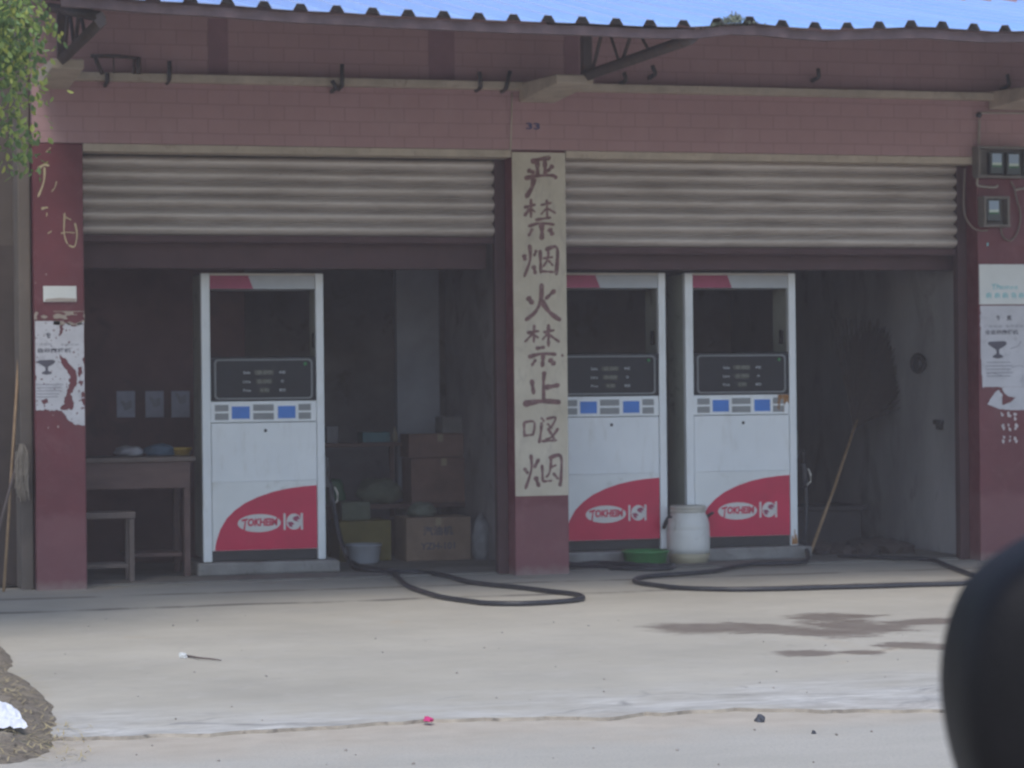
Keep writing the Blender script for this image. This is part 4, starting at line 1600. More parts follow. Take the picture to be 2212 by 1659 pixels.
blobobj('sack', p, 0.095, 0.12, 0.22, M['sack'], 'pale woven sack standing between the printed box and the middle pillar', 'sack', 15)
p = at(722, 1085, Yb + 0.12)
p.z = zb
blobobj('green_bag', p, 0.09, 0.09, 0.13, simple('green_bag_m', (0.05, 0.13, 0.07), 0.6), 'dark green bag on the bench close to the lone pump', 'bag', 21)
carton(738, 800, 1085, 1124, 2.0, 0.28, M['olive'], 'olive carton stacked on top of the yellow one', name='olive_carton', zb=at(740, 1126, 1.92).z + 0.003, flap=False)
carton(955, 1010, 900, 937, Yb + 0.09, 0.25, simple('grey_box_m', (0.17, 0.16, 0.16), 0.8), 'small grey box crowning the red-brown carton stack', name='grey_box', zb=at(888, 938, Yb + 0.05).z + 0.004, flap=False)
carton(850, 960, 1120, 1198, 2.52, 0.28, M['card2'], 'brown carton under the workbench, mostly behind the printed box', zb=0.013)
# wall shelf
Ys = 2.62
p, q = at(700, 958, Ys), at(868, 958, Ys)
sh = empty('shelf', ((p.x + q.x) / 2, Ys + 0.15, 0), 'dark shelf rack at the back between lone pump and pale door', 'shelf')
b = MB()
b.box(p.x, q.x, Ys, Ys + 0.28, p.z - 0.035, p.z, 0.004)
b.build('board', M['wood'], sh)
for lx in (p.x + 0.005, q.x - 0.045):
    b = MB()
    b.box(lx, lx + 0.04, Ys + 0.284, Ys + 0.32, 0.013, p.z - 0.0, 0.003)
    b.build('upright', M['wood'], sh)
carton(783, 843, 934, 957, Ys + 0.04, 0.2, M['teal'], 'teal box lying on the dark shelf', name='teal_box', zb=p.z + 0.001, flap=False)
carton(706, 731, 921, 957, Ys + 0.05, 0.15, simple('grey_tin', (0.2, 0.2, 0.22), 0.6), 'grey tin at the pump end of the dark shelf', 'tin', 'tin', zb=p.z + 0.001, flap=False)
bz = p.z + 0.001
bp_ = at(853, 950, Ys + 0.1)
b = MB()
b.lathe([(0.001, bz), (0.024, bz), (0.025, bz + 0.07), (0.010, bz + 0.10), (0.010, bz + 0.13), (0.001, bz + 0.13)], bp_.x, bp_.y, 16)
tag(b.build('bottle', simple('bottle_tan', (0.3, 0.26, 0.2), 0.3)), 'small pale bottle on the shelf beside the teal box', 'bottle')

# ================================================================== PILLAR BILLS AND METERS
YN = -0.0035
fine_y = [0]


def frame_rect(xa, ya, xb, yb, Y=0.0):
    p, q = at(xa, ya, Y), at(xb, yb, Y)
    return p.x, q.x, q.z, p.z


# small white plate
x0, x1, z0, z1 = frame_rect(93, 618, 165, 652)
pp = empty('name_plate', ((x0 + x1) / 2, 0, z0), 'small blank white plate on the left maroon pillar', 'plate')
b = MB()
b.box(x0, x1, -0.012, -0.001, z0, z1, 0.002)
b.build('plate', M['signwhite'], pp)
b = MB()
b.poly([(x0 + 0.01, z0 + 0.004), (x1 - 0.006, z0 + 0.001), (x1 - 0.006, z0 + 0.024), ((x0 + x1) / 2, z0 + 0.03), (x0 + 0.02, z0 + 0.022)], -0.0135, -0.0123)
b.build('dirt_streak', simple('plate_dirt', (0.42, 0.36, 0.32), 0.9), pp)


def inpoly(x, z, pts):
    r = False
    n = len(pts)
    for i in range(n):
        a0, b0 = pts[i], pts[(i + 1) % n]
        if (a0[1] > z) != (b0[1] > z) and x < (b0[0] - a0[0]) * (z - a0[1]) / (b0[1] - a0[1] + 1e-12) + a0[0]:
            r = not r
    return r


def table_picture(mb, cx_, zt_, s, y):
    """the printed folding-table picture on the bill: dished top on a pedestal foot"""
    mb.poly([(cx_ - 0.5 * s, zt_ - 0.08 * s), (cx_ - 0.42 * s, zt_ + 0.02 * s), (cx_ + 0.35 * s, zt_ + 0.05 * s), (cx_ + 0.5 * s, zt_ - 0.02 * s), (cx_ + 0.46 * s, zt_ - 0.14 * s), (cx_ + 0.25 * s, zt_ - 0.27 * s),
             (cx_ + 0.1 * s, zt_ - 0.34 * s), (cx_ + 0.1 * s, zt_ - 0.55 * s), (cx_ + 0.3 * s, zt_ - 0.66 * s), (cx_ + 0.28 * s, zt_ - 0.74 * s), (cx_, zt_ - 0.78 * s), (cx_ - 0.25 * s, zt_ - 0.72 * s),
             (cx_ - 0.22 * s, zt_ - 0.64 * s), (cx_ - 0.04 * s, zt_ - 0.55 * s), (cx_ - 0.06 * s, zt_ - 0.36 * s), (cx_ - 0.3 * s, zt_ - 0.22 * s)], y, y + 0.0004)


# torn bill on the left pillar; crop origin (80, 950), scale 2.554
mL = lambda x, y: ((80 + x / 2.554) * 0.60636, (950 + y / 2.554) * 0.60636)
tears = [[(330, 790), (400, 850), (450, 910), (490, 960), (500, 1040), (470, 1110), (440, 1160), (470, 1240), (460, 1300), (360, 1310), (345, 1290), (375, 1240), (385, 1180), (420, 1110), (430, 1000), (400, 930), (360, 900)],
         [(170, 1215), (220, 1200), (240, 1240), (190, 1260)], [(505, 920), (540, 910), (545, 980), (515, 1000)], [(520, 1040), (545, 1040), (545, 1070), (515, 1070)],
         [(530, 1150), (560, 1130), (570, 1180), (540, 1190)], [(540, 1200), (590, 1190), (590, 1260), (550, 1260)], [(345, 500), (390, 500), (360, 600), (330, 640), (340, 570)],
         [(105, 1310), (240, 1300), (360, 1312), (390, 1370), (450, 1420), (560, 1450), (590, 1660), (60, 1660)], [(540, 830), (590, 800), (590, 880), (555, 890)],
         [(385, 500), (470, 545), (560, 500), (600, 440), (380, 440)], [(90, 1000), (130, 990), (120, 1050), (95, 1060)]]
tw = []
for tpoly in tears:
    tw.append([(lambda P: (P.x, P.z))(at(*mL(x, y), 0)) for x, y in tpoly])
A, B = at(*mL(100, 495), 0), at(*mL(582, 1445), 0)
bl = empty('advert_bill', (A.x, 0, B.z), 'torn white advertising bill with a table picture on the left pillar', 'bill', 'advertising bills on the pillars')


def keepL(x, z):
    jx = x + 0.012 * noise.noise(Vector((x * 40, z * 40, 0)))
    jz = z + 0.012 * noise.noise(Vector((x * 40, z * 40, 9)))
    return not any(inpoly(jx, jz, t_) for t_ in tw) and noise.noise(Vector((x * 55, z * 55, 3))) < 0.52


b = MB()
sheet(b, XL0 + 0.004, XL1 - 0.006, B.z, A.z, YN, 0.0045, keepL)
b.build('paper', M['paper'], bl)
b = MB()
yi = YN - 0.0015
c0 = at(*mL(228, 600), 0)
c1 = at(*mL(250, 655), 0)
add_text(b, '专', c0.x - 0.012, c1.x + 0.006, c1.z, c0.z + 0.0, yi, weight=0.02)
c0, c1 = at(*mL(140, 742), 0), at(*mL(440, 782), 0)
add_text(b, '自动麻将机', c0.x, c1.x, c1.z, c0.z, yi, weight=0.02)
c0 = at(*mL(215, 855), 0)
table_picture(b, c0.x, c0.z, 0.135, yi)
b.build('print', M['ink'], bl)
b = MB()
c0, c1 = at(*mL(118, 695), 0), at(*mL(265, 718), 0)
add_text(b, '厂家直销', c0.x, c1.x, c1.z, c0.z, yi)
c0, c1 = at(*mL(345, 700), 0), at(*mL(515, 718), 0)
add_text(b, '免费安装', c0.x, c1.x, c1.z, c0.z, yi)
for k in range(5):
    c0, c1 = at(*mL(125, 1070 + k * 28), 0), at(*mL(370 - k * 12, 1076 + k * 28), 0)
    b.box(c0.x, c1.x, yi, yi + 0.0004, c1.z, c0.z)
b.build('fine_print', M['faint'], bl)
# scraps of older paper above
b = MB()
A, B = at(*mL(280, 405), 0), at(*mL(565, 530), 0)
hole = [(lambda P: (P.x, P.z))(at(*mL(x, y), 0)) for x, y in [(405, 450), (540, 430), (570, 480), (480, 520), (410, 490)]]
sheet(b, A.x, B.x, B.z, A.z, YN, 0.0045, lambda x, z: not inpoly(x, z, hole) and noise.noise(Vector((x * 18, z * 40, 5))) > -0.12)
A, B = at(*mL(100, 410), 0), at(*mL(240, 480), 0)
sheet(b, A.x, B.x, B.z, A.z, YN, 0.0045, lambda x, z: noise.noise(Vector((x * 30, z * 40, 15))) > 0.15)
tag(b.build('paper_scrap', simple('old_paper', (0.36, 0.30, 0.25), 0.9)), 'ragged paper scraps left above the torn bill', 'paper scrap')
b = MB()
for (x, y, r_) in ((235, 1465, 12), (325, 1455, 16), (280, 1350, 10), (215, 70, 14), (118, 148, 8)):
    c0 = at(*mL(x, y), 0)
    b.poly([(c0.x + (r_ / 4200) * 1.4 * cos(t) * (1 + .3 * sin(3 * t + x)), c0.z + (r_ / 4200) * 1.8 * sin(t) * (1 + .3 * cos(2 * t + y))) for t in [i * 2 * pi / 12 for i in range(12)]], YN, YN + 0.002)
part(b, 'paint_chip', simple('chip_pale', (0.5, 0.45, 0.4), 0.9), pl)

# chalk figure on the left pillar; crop origin (0, 700), scale 2.37
mC = crop_map(0, 700, 2.37)
b = MB()
yc = -0.0032
for i, (pts, wd) in enumerate([([(545, 140), (542, 220), (540, 300), (552, 360), (570, 400)], 13), ([(555, 175), (600, 198)], 12), ([(632, 225), (648, 300), (645, 370), (625, 425), (580, 412)], 14),
                               ([(515, 312), (560, 302), (630, 308)], 9), ([(350, 108), (405, 92)], 13), ([(395, 140), (395, 165)], 12), ([(405, 312), (435, 292)], 12)]):
    brush(b, pts, wd, yc - 0.0001 * i, mC, seed=i)
mC2 = crop_map(0, 0, 2.212)
for i, (pts, wd) in enumerate([([(300, 1330), (345, 1300), (385, 1305)], 22), ([(350, 1320), (345, 1430), (300, 1550)], 18), ([(400, 1165), (360, 1200)], 8), ([(445, 1430), (430, 1480), (405, 1510)], 9), ([(330, 1640), (375, 1635)], 16)]):
    brush(b, pts, wd, yc - 0.001 - 0.0001 * i, mC2, seed=i + 20)
part(b, 'chalk_scrawl', M['chalk'], pl)

# right pillar: white sign, bill, scraps; crop origin (3450, 900), scale 2.212
mR = lambda x, y: ((3450 + x / 2.212) * 0.60636, (900 + y / 2.212) * 0.60636)
A, B = at(*mR(80, 92), 0), at(*mR(438, 408), 0)
XB = XR1 - 0.03
sg = empty('printed_sign', ((A.x + XB) / 2, 0, B.z), 'white sign with pale cyan print on the right maroon pillar', 'sign')
b = MB()
b.box(A.x, XB, -0.014, -0.001, B.z, A.z, 0.002)
b.build('board', M['signwhite'], sg)
b = MB()
mRR = lambda x, y: (lambda P: (P.x, P.z))(at(*mR(x, y), 0))
P_ = lambda x, y: at(*mR(x, y), 0)
c0, c1 = P_(175, 245), P_(378, 292)
for i, (pts, wd) in enumerate([([(178, 255), (215, 248)], 9), ([(198, 250), (192, 290)], 10), ([(222, 250), (216, 290)], 9), ([(218, 268), (240, 262), (240, 288)], 9), ([(250, 275), (262, 266), (268, 278), (258, 288), (250, 278)], 7),
                               ([(280, 288), (284, 268), (296, 270), (296, 288)], 7), ([(298, 272), (312, 268), (312, 288)], 7), ([(325, 278), (338, 268), (342, 280), (325, 286)], 7), ([(355, 276), (372, 268), (376, 284), (356, 286)], 7)]):
    brush(b, pts, wd, -0.0155 - 0.00005 * i, mRR, seed=i)
for i, xk in enumerate((155, 222, 285, 350, 412)):
    for j, pts in enumerate([[(xk - 20, 326), (xk + 18, 324)], [(xk - 2, 316), (xk - 4, 362)], [(xk - 18, 344), (xk + 20, 342)], [(xk + 12, 330), (xk + 16, 360)], [(xk - 16, 330), (xk - 18, 358)]][:4 if i == 3 else 5]):
        brush(b, pts, 8, -0.0155 - 0.00005 * j, mRR, seed=i + j)
b.build('sign_print', M['cyan'], sg)
bill2 = empty('advert_bill', (A.x, 0, P_(100, 1055).z), 'intact white advertising bill with a table picture on the right pillar', 'bill', 'advertising bills on the pillars')
A, B = P_(86, 416), P_(438, 1055)


def keepR(x, z):
    return x > A.x + 0.006 * (1 + noise.noise(Vector((0, z * 30, 0)))) + max(0, (A.z - z) - 0.4) * 0.05


b = MB()
sheet(b, A.x, XB + 0.01, B.z, A.z - 0.002, YN, 0.006, keepR)
b.build('paper', M['paper'], bill2)
b = MB()
c0, c1 = P_(218, 492), P_(246, 536)
add_text(b, '专', c0.x, c1.x, c1.z, c0.z, yi, weight=0.02)
c0, c1 = P_(300, 492), P_(340, 536)
add_text(b, '卖', c0.x, c1.x, c1.z, c0.z, yi, weight=0.02)
c0, c1 = P_(128, 608), P_(390, 645)
add_text(b, '全自动麻将机', c0.x, c1.x, c1.z, c0.z, yi, weight=0.02)
c0 = P_(225, 705)
table_picture(b, c0.x, c0.z, 0.175, yi)
b.build('print', M['ink'], bill2)
b = MB()
c0, c1 = P_(122, 572), P_(262, 592)
add_text(b, '厂家直销', c0.x, c1.x, c1.z, c0.z, yi)
c0, c1 = P_(290, 568), P_(432, 590)
add_text(b, '免费安装', c0.x, c1.x, c1.z, c0.z, yi)
for k in range(5):
    c0, c1 = P_(140, 862 + k * 27), P_(330 + 20 * (k % 2), 868 + k * 27)
    b.box(c0.x, c1.x, yi, yi + 0.0004, c1.z, c0.z)
brush(b, [(330, 755), (390, 735), (410, 700)], 8, yi, mRR)
brush(b, [(340, 905), (400, 890), (430, 900)], 6, yi, mRR)
brush(b, [(140, 960), (190, 950), (280, 975)], 6, yi - 0.0001, mRR)
b.build('fine_print', M['faint'], bill2)
b = MB()
A, B = P_(105, 1060), P_(438, 1240)
tear = [P_(x, y) for x, y in ((150, 1060), (255, 1060), (300, 1130), (370, 1140), (330, 1180), (260, 1200), (265, 1110), (230, 1080), (170, 1150), (150, 1200), (100, 1240), (95, 1060))]
tear = [(t_.x, t_.z) for t_ in tear]
tear2 = [(t_.x, t_.z) for t_ in [P_(x, y) for x, y in ((90, 1190), (150, 1195), (240, 1232), (438, 1250), (438, 1245), (90, 1260))]]
sheet(b, A.x, XB + 0.01, B.z, A.z, YN, 0.0045, lambda x, z: not inpoly(x + 0.01 * noise.noise(Vector((x * 40, z * 40, 0))), z + 0.01 * noise.noise(Vector((x * 40, z * 40, 8))), tear) and not inpoly(x, z, tear2))
tag(b.build('paper_scrap', M['paper']), 'ragged white paper scrap below the intact bill on the right pillar', 'paper scrap')
b = MB()
random.seed(3)
for row in range(3):
    for k in range(3):
        c0 = P_(270 + k * 50, 1285 + row * 95)
        for j in range(3):
            ax, az = c0.x + random.uniform(-.012, .012), c0.z + random.uniform(-.025, .025)
            r_ = random.uniform(0.006, 0.012)
            b.poly([(ax + r_ * cos(t) * (1 + .4 * sin(3 * t + k)), az + r_ * 1.5 * sin(t) * (1 + .3 * cos(2 * t + j))) for t in [i * 2 * pi / 10 for i in range(10)]], -0.0035 - 0.0002 * j, -0.0012 - 0.0002 * j)
part(b, 'paint_chip', simple('chip_white', (0.55, 0.5, 0.5), 0.9), prt)


# meters; crop origin (3400, 350), scale 2.766
def mM(x, y, Y=-0.1):
    return at((3400 + x / 2.766) * 0.60636, (350 + y / 2.766) * 0.60636, Y)


def meter_box(xa, ya, xb, yb, labels, label, name='meter_box'):
    p, q = mM(xa, ya), mM(xb, yb)
    e = empty(name, ((p.x + q.x) / 2, -0.05, q.z), label, 'meter box', 'electricity meter boxes')
    t_ = 0.022
    b = MB()
    b.box(p.x, q.x, -0.03, -0.001, q.z, p.z, 0.002)
    b.box(p.x, p.x + t_, -0.12, -0.031, q.z, p.z, 0.003)
    b.box(q.x - t_, q.x, -0.12, -0.031, q.z, p.z, 0.003)
    b.box(p.x + t_ + .001, q.x - t_ - .001, -0.12, -0.031, p.z - t_, p.z, 0.003)
    b.box(p.x - 0.004, q.x + 0.004, -0.125, -0.031, q.z - 0.02, q.z - .001, 0.003)
    b.build('case', M['mbox'], e)
    for (la, lb, ma, mb_) in labels:
        c0, c1 = mM(la - 18, lb - 20), mM(ma + 22, mb_ + 75)
        b = MB()
        b.box(c0.x, c1.x, -0.10, -0.031, c1.z, c0.z, 0.008)
        mt_ = b.build('meter', M['mglass'], e)
        c0, c1 = mM(la, lb), mM(ma, mb_)
        zm = c1.z + (c0.z - c1.z) * 0.3
        zg = c1.z + (c0.z - c1.z) * 0.1
        b = MB()
        b.box(c0.x, c1.x, -0.1025, -0.1005, zm, c0.z, mat=M['mlabel'])
        b.box(c0.x, c1.x, -0.1025, -0.1005, zg, zm - 0.0005, mat=M['mlabel2'])
        b.box(c0.x, c1.x, -0.1025, -0.1005, c1.z - 0.006, zg - 0.0005, mat=simple('label_green', (0.05, 0.16, 0.08)))
        b.build('meter_window', None, mt_)
    return e


meter_box(225, 470, 720, 765, ((372, 545, 465, 672), (537, 552, 633, 682)), 'double electricity meter box on the right pillar, above a single one')
meter_box(282, 965, 540, 1245, ((342, 1010, 437, 1135),), 'single electricity meter box hung below the double one')


def wire(pts, r, mat, label, name='conduit', cat='conduit', grp=None, Y=-0.03):
    b = MB()
    b.tube(spline([mM(x, y, Y) for x, y in pts], 6), r, 8)
    return tag(b.build(name, mat), label, cat, grp)


wire([(255, 143), (450, 145), (800, 148)], 0.009, M['conduit'], 'pale horizontal conduit high on the right pillar')
wire([(246, 205), (243, 320), (240, 455)], 0.011, M['conduit'], 'pale upright conduit above the left corner of the double meter box')
wire([(228, 735), (226, 800), (229, 858), (300, 872), (398, 878), (428, 858)], 0.011, M['conduit'], 'pale bent conduit under the left corner of the double meter box', Y=-0.04)
wire([(600, 905), (650, 893), (720, 885)], 0.010, M['conduit'], 'short pale conduit stub right of the single meter box top', Y=-0.04)
wire([(102, 690), (95, 850), (90, 1050), (110, 1170), (165, 1260), (230, 1300), (290, 1306), (330, 1300)], 0.008, M['cable'], 'brown cable sagging from the shutter guide to the single meter box', 'cable', 'cable', Y=0.02 - 0.06)
wire([(555, 820), (590, 880), (612, 980), (648, 1120), (650, 1200), (625, 1310), (575, 1390), (530, 1402), (485, 1370), (462, 1320), (458, 1265)], 0.008, M['cable'], 'brown cable looping from the double meter box to the single one', 'cable', 'cable')
b = MB()
c0 = mM(242, 165, -0.03)
bmesh.ops.create_icosphere(b.bm, subdivisions=2, radius=0.025, matrix=Matrix.Translation(c0))
tag(b.build('insulator', M['iron']), 'dark knob where the two pale conduits meet', 'insulator')
b = MB()
c0 = mM(325, 1440, 0)
b.poly([(c0.x - 0.008, c0.z - 0.015), (c0.x + 0.006, c0.z - 0.012), (c0.x + 0.010, c0.z + 0.012), (c0.x - 0.004, c0.z + 0.014)], -0.004, -0.001)
part(b, 'paint_fleck', M['cyan'], prt)

# ================================================================== LEFT EDGE: pole and hanging mop
p0, p1 = gr(0, 1245, 0.0), at(42, 752, 0.3)
b = MB()
b0 = at(8, 1270, -0.1)
b0.z = 0.01
b.tube([b0, b0.lerp(p1, 0.5), p1], 0.011, 8)
tag(b.build('bamboo_pole', M['bamboo']), 'thin orange bamboo pole leaning on the grey cement wall', 'pole')
mp_ = empty('mop', tuple(at(44, 965, 0.05)), 'old pale string mop hanging head up by the left pillar', 'mop')
b = MB()
b0 = at(-12, 1140, -0.05)
b0.z = 0.01
b0.x -= 0.1
b.tube([b0, at(34, 1010, 0.03)], 0.011, 8)
b.build('handle', M['stool'], mp_)
b = MB()
c0 = at(46, 962, 0.03)
for i in range(160):
    a_ = random.uniform(-1, 1)
    x_ = c0.x + a_ * 0.045
    L_ = random.uniform(0.22, 0.42)
    yy = 0.03 + random.uniform(-0.03, 0.06)
    b.tube([V3(c0.x + a_ * 0.02, yy, c0.z + 0.01), V3(x_, yy - 0.02, c0.z - 0.05), V3(x_ + random.gauss(0, 0.006), yy - 0.015, c0.z - L_ * 0.6), V3(x_ * 1.0 + random.gauss(0, 0.01), yy - 0.01, c0.z - L_)], 0.004, 4, cap=False)
b.build('mop_head', simple('mop_string', (0.30, 0.25, 0.20), 0.95, 0.2, 20), mp_)
blobobj('cement_sack', gr(12, 1268) + V3(0, 0.22, 0.0), 0.16, 0.12, 0.09, simple('sack_grey_green', (0.22, 0.24, 0.22), 0.9, 0.25, 10), 'grey sack on the ground at the foot of the cement column', 'sack', 31)

# ================================================================== TREE
tr = empty('tree', (-0.35, -3.6, 0), 'leafy green tree hanging into the picture in front of the building corner', 'tree')
random.seed(11)
b = MB()
tp = [V3(-0.35, -3.6, -0.06), V3(-0.3, -3.55, 1.2), V3(-0.4, -3.6, 2.4), V3(-0.2, -3.55, 3.6), V3(-0.3, -3.6, 4.8)]
b.tube(spline(tp, 6), [0.14 - 0.1 * i / 24 for i in range(25)], 12)
tips = []
for i in range(26):
    z = random.uniform(2.6, 4.7)
    a_ = random.uniform(0, 2 * pi) if i > 11 else random.uniform(-0.75, 0.75)
    L_ = random.uniform(0.8, 1.5)
    st_ = V3(-0.3, -3.57, z)
    d_ = V3(cos(a_), sin(a_), random.uniform(0.1, 0.7))
    mid = st_ + d_ * L_ * 0.55
    end = st_ + d_ * L_ + V3(0, 0, -0.35)
    pts = spline([st_, mid, end], 5)
    b.tube(pts, [0.035 * (1 - t / (len(pts))) + 0.006 for t in range(len(pts))], 6)
    tips += pts[4:]
b.build('trunk', M['bark'], tr)

b = MB()
lay = b.bm.verts.layers.float.new('tone')
XE = at(92, 100, -3.3).x
ZB = at(60, 345, -3.3).z
DX = (at(92, 100, -3.3).x - at(0, 100, -3.3).x)


def leaf(p, s, tone):
    n = Vector((random.gauss(0, 0.7), random.gauss(-0.7, 0.6), random.gauss(0.5, 0.6))).normalized()
    down = Vector((random.gauss(0, 0.5), random.gauss(0, 0.5), -1))
    u = (down - n * down.dot(n)).normalized()
    v = n.cross(u)
    pts = [(0, 0), (0.28, 0.22), (0.62, 0.27), (1.0, 0), (0.62, -0.27), (0.28, -0.22)]
    vv = []
    for (a0, a1) in pts:
        q = b.bm.verts.new(p + u * (a0 * s) + v * (a1 * s) + n * (-0.35 * abs(a1) * s))
        q[lay] = tone
        vv.append(q)
    b.bm.faces.new((vv[0], vv[1], vv[2], vv[3]))
    b.bm.faces.new((vv[0], vv[3], vv[4], vv[5]))


def inside(p):
    d = p - V3(-0.35, -3.55, 4.62)
    r = ((d.x / (XE + 0.36)) ** 4 + (d.y / 1.6) ** 4 + (d.z / 1.55) ** 4) ** 0.25
    lump = 0.10 * noise.noise(p * 2.1) + 0.06 * noise.noise(p * 5)
    return r + lump


clusters = []
for i in range(6500):
    p = V3(-0.3 + random.uniform(-1.8, 1.9), -3.55 + random.uniform(-1.8, 1.8), random.uniform(2.9, 6.2))
    r = inside(p)
    if r > 0.98 or (r < 0.6 and random.random() < 0.7) or noise.noise(p * 3.3 + V3(4, 0, 0)) < -0.30:
        continue
    clusters.append((p, r))
for (x, y) in ((15, 40), (60, 45), (75, 30), (72, 90), (85, 105), (60, 150), (78, 165), (30, 170), (62, 195), (70, 235), (15, 210), (12, 245), (30, 270), (58, 280), (55, 310), (40, 320), (60, 335), (8, 280), (45, 110), (20, 110)):
    clusters.append((at(x - 6, y - 6, -3.2 - random.uniform(0, 0.5)), 0.9))
for (p, r) in clusters:
    t0 = random.random()
    young = random.random() < 0.45
    for k in range(random.randint(15, 26)):
        q = p + V3(random.gauss(0, 0.06), random.gauss(0, 0.06), random.gauss(-0.03, 0.08))
        tone = random.uniform(0.15, 0.7) if not young else random.uniform(0.6, 1.0)
        leaf(q, random.uniform(0.035, 0.065), tone)
cr = b.build('crown', M['leaf'], tr, recalc=False)

# ================================================================== SOIL BANK, LITTER
outl = [(-260, 1395), (-40, 1380), (0, 1393), (22, 1412), (36, 1424), (30, 1440), (24, 1452), (34, 1462), (62, 1474), (84, 1492), (100, 1508), (116, 1524), (124, 1545), (134, 1566), (128, 1590), (118, 1615), (60, 1640), (-60, 1650), (-260, 1660)]
oo = [gr(x, y) for x, y in outl]
xs = [p.x for p in oo]
ys = [p.y for p in oo]
pts2 = [(p.x, p.y) for p in oo]


def dist_edge(x, y):
    best = 9
    for i in range(len(pts2)):
        a0 = Vector(pts2[i])
        b0 = Vector(pts2[(i + 1) % len(pts2)])
        ab = b0 - a0
        t_ = max(0, min(1, (Vector((x, y)) - a0).dot(ab) / max(ab.length_squared, 1e-9)))
        best = min(best, (a0 + ab * t_ - Vector((x, y))).length)
    return best


b = MB()
stp = 0.035
nx, ny = int((max(xs) - min(xs)) / stp) + 3, int((max(ys) - min(ys)) / stp) + 3
vd = {}
for i in range(nx):
    for j in range(ny):
        x_, y_ = min(xs) - stp + i * stp, min(ys) - stp + j * stp
        d = dist_edge(x_, y_)
        ins = inpoly(x_, y_, pts2)
        if ins or d < stp * 1.2:
            h = min(d, 0.22) / 0.22 if ins else 0
            front = max(0.0, min(1.0, (y_ + 8.9) / 1.6))
            z = -0.03 + (0.02 + 0.10 * front) * sqrt(h) + (0.03 * noise.noise(V3(x_ * 4, y_ * 4, 0)) + 0.022 * noise.noise(V3(x_ * 13, y_ * 13, 0))) * (h ** 0.5 + 0.1)
            vd[(i, j)] = b.bm.verts.new((x_ + 0.02 * noise.noise(V3(x_ * 9, y_ * 9, 5)), y_ + 0.02 * noise.noise(V3(x_ * 9, y_ * 9, 8)), z if ins else -0.065))
for (i, j) in list(vd):
    q = [(i, j), (i + 1, j), (i + 1, j + 1), (i, j + 1)]
    if all(k in vd for k in q):
        b.bm.faces.new([vd[k] for k in q])
tag(b.build('ground', M['soil']), kind='structure')
# straw and dry grass lying on the soil
b = MB()
random.seed(5)
for i in range(420):
    for _ in range(20):
        vx, vy = random.uniform(-40, 210), random.uniform(1440, 1630)
        if vx < 40 + (vy - 1440) * 0.62 or (vy > 1555 and vx < 200):
            break
    p = gr(vx, vy, 0.03)
    inside_ = inpoly(p.x, p.y, pts2)
    if not inside_ and random.random() < 0.45:
        continue
    z = 0.0 if not inside_ else 0.0 + 0.085 * min(1, dist_edge(p.x, p.y) / 0.2) * max(0, min(1, (p.y + 8.9) / 1.6))
    z = max(z, 0.012 if inside_ else (0.004 if p.y > -8.15 else -0.012))
    a_ = random.uniform(0, 2 * pi)
    L_ = random.uniform(0.04, 0.16)
    d_ = V3(cos(a_), sin(a_), 0)
    n_ = V3(-sin(a_), cos(a_), 0) * 0.002
    q0, q1, q2 = V3(p.x, p.y, z), V3(p.x, p.y, z + 0.012) + d_ * L_ * 0.5, V3(p.x, p.y, z + random.uniform(0, 0.02)) + d_ * L_
    v = [b.bm.verts.new(c) for c in (q0 - n_, q0 + n_, q1 + n_, q1 - n_, q2 + n_ * .3, q2 - n_ * .3)]
    b.bm.faces.new((v[0], v[1], v[2], v[3]))
    b.bm.faces.new((v[3], v[2], v[4], v[5]))
tag(b.build('straw', M['straw'], recalc=False), 'dry straw strewn over the soil by the road', 'straw', kind='stuff')


def crumple(name, cpos, sx, sy, sz, mat, label, cat, seed):
    b = MB()
    bmesh.ops.create_icosphere(b.bm, subdivisions=3, radius=1.0)
    for v in b.bm.verts:
        c0 = v.co.copy()
        n_ = noise.noise(c0 * 1.4 + V3(seed, 0, 0)) * 0.45 + noise.noise(c0 * 3.7 + V3(0, seed, 0)) * 0.3
        c0 *= 1 + n_
        v.co = V3(c0.x * sx, c0.y * sy, (max(c0.z, -0.4) + 0.4) * sz) + cpos
    return tag(b.build(name, mat), label, cat)


p = gr(18, 1562, 0.10)
b = MB()
w0, w1 = gr(-30, 1566, 0.08), gr(50, 1545, 0.08)
ww = w1.x - w0.x
n = 12
vd = {}
for i in range(n + 1):
    for j in range(n + 1):
        u, v = i / n, j / n
        x_ = w0.x + ww * u * (1 - 0.18 * v)
        y_ = w0.y + 0.05 + v * 0.14
        z_ = 0.06 + v * 0.115 * (1 - 0.5 * u * u) + 0.02 * noise.noise(V3(u * 3, v * 3, 2)) + 0.012 * noise.noise(V3(u * 8, v * 8, 4))
        vd[(i, j)] = b.bm.verts.new((x_, y_, z_))
for i in range(n):
    for j in range(n):
        b.bm.faces.new((vd[i, j], vd[i + 1, j], vd[i + 1, j + 1], vd[i, j + 1]))
tag(b.build('waste_paper', simple('waste_paper_white', (0.68, 0.69, 0.73), 0.8, 0.08)), 'crumpled sheet of white waste paper lying on the soil bank', 'waste paper')
crumple('wrapper', gr(925, 1557, 0.002), 0.02, 0.04, 0.012, M['magenta'], 'small magenta wrapper lying at the broken pavement edge', 'wrapper', 4)
crumple('stone', gr(1641, 1559, -0.016), 0.018, 0.03, 0.022, M['stone'], 'larger dark stone lying on the dusty road', 'stone', 8)
crumple('stone', gr(1758, 1585, -0.016), 0.009, 0.012, 0.010, M['stone'], 'tiny dark pebble on the road right of the larger stone', 'stone', 13)
crumple('cigarette_pack', gr(395, 1420, 0.002), 0.022, 0.045, 0.02, M['signwhite'], 'tiny white scrap at the left end of the twig', 'litter', 17)
b = MB()
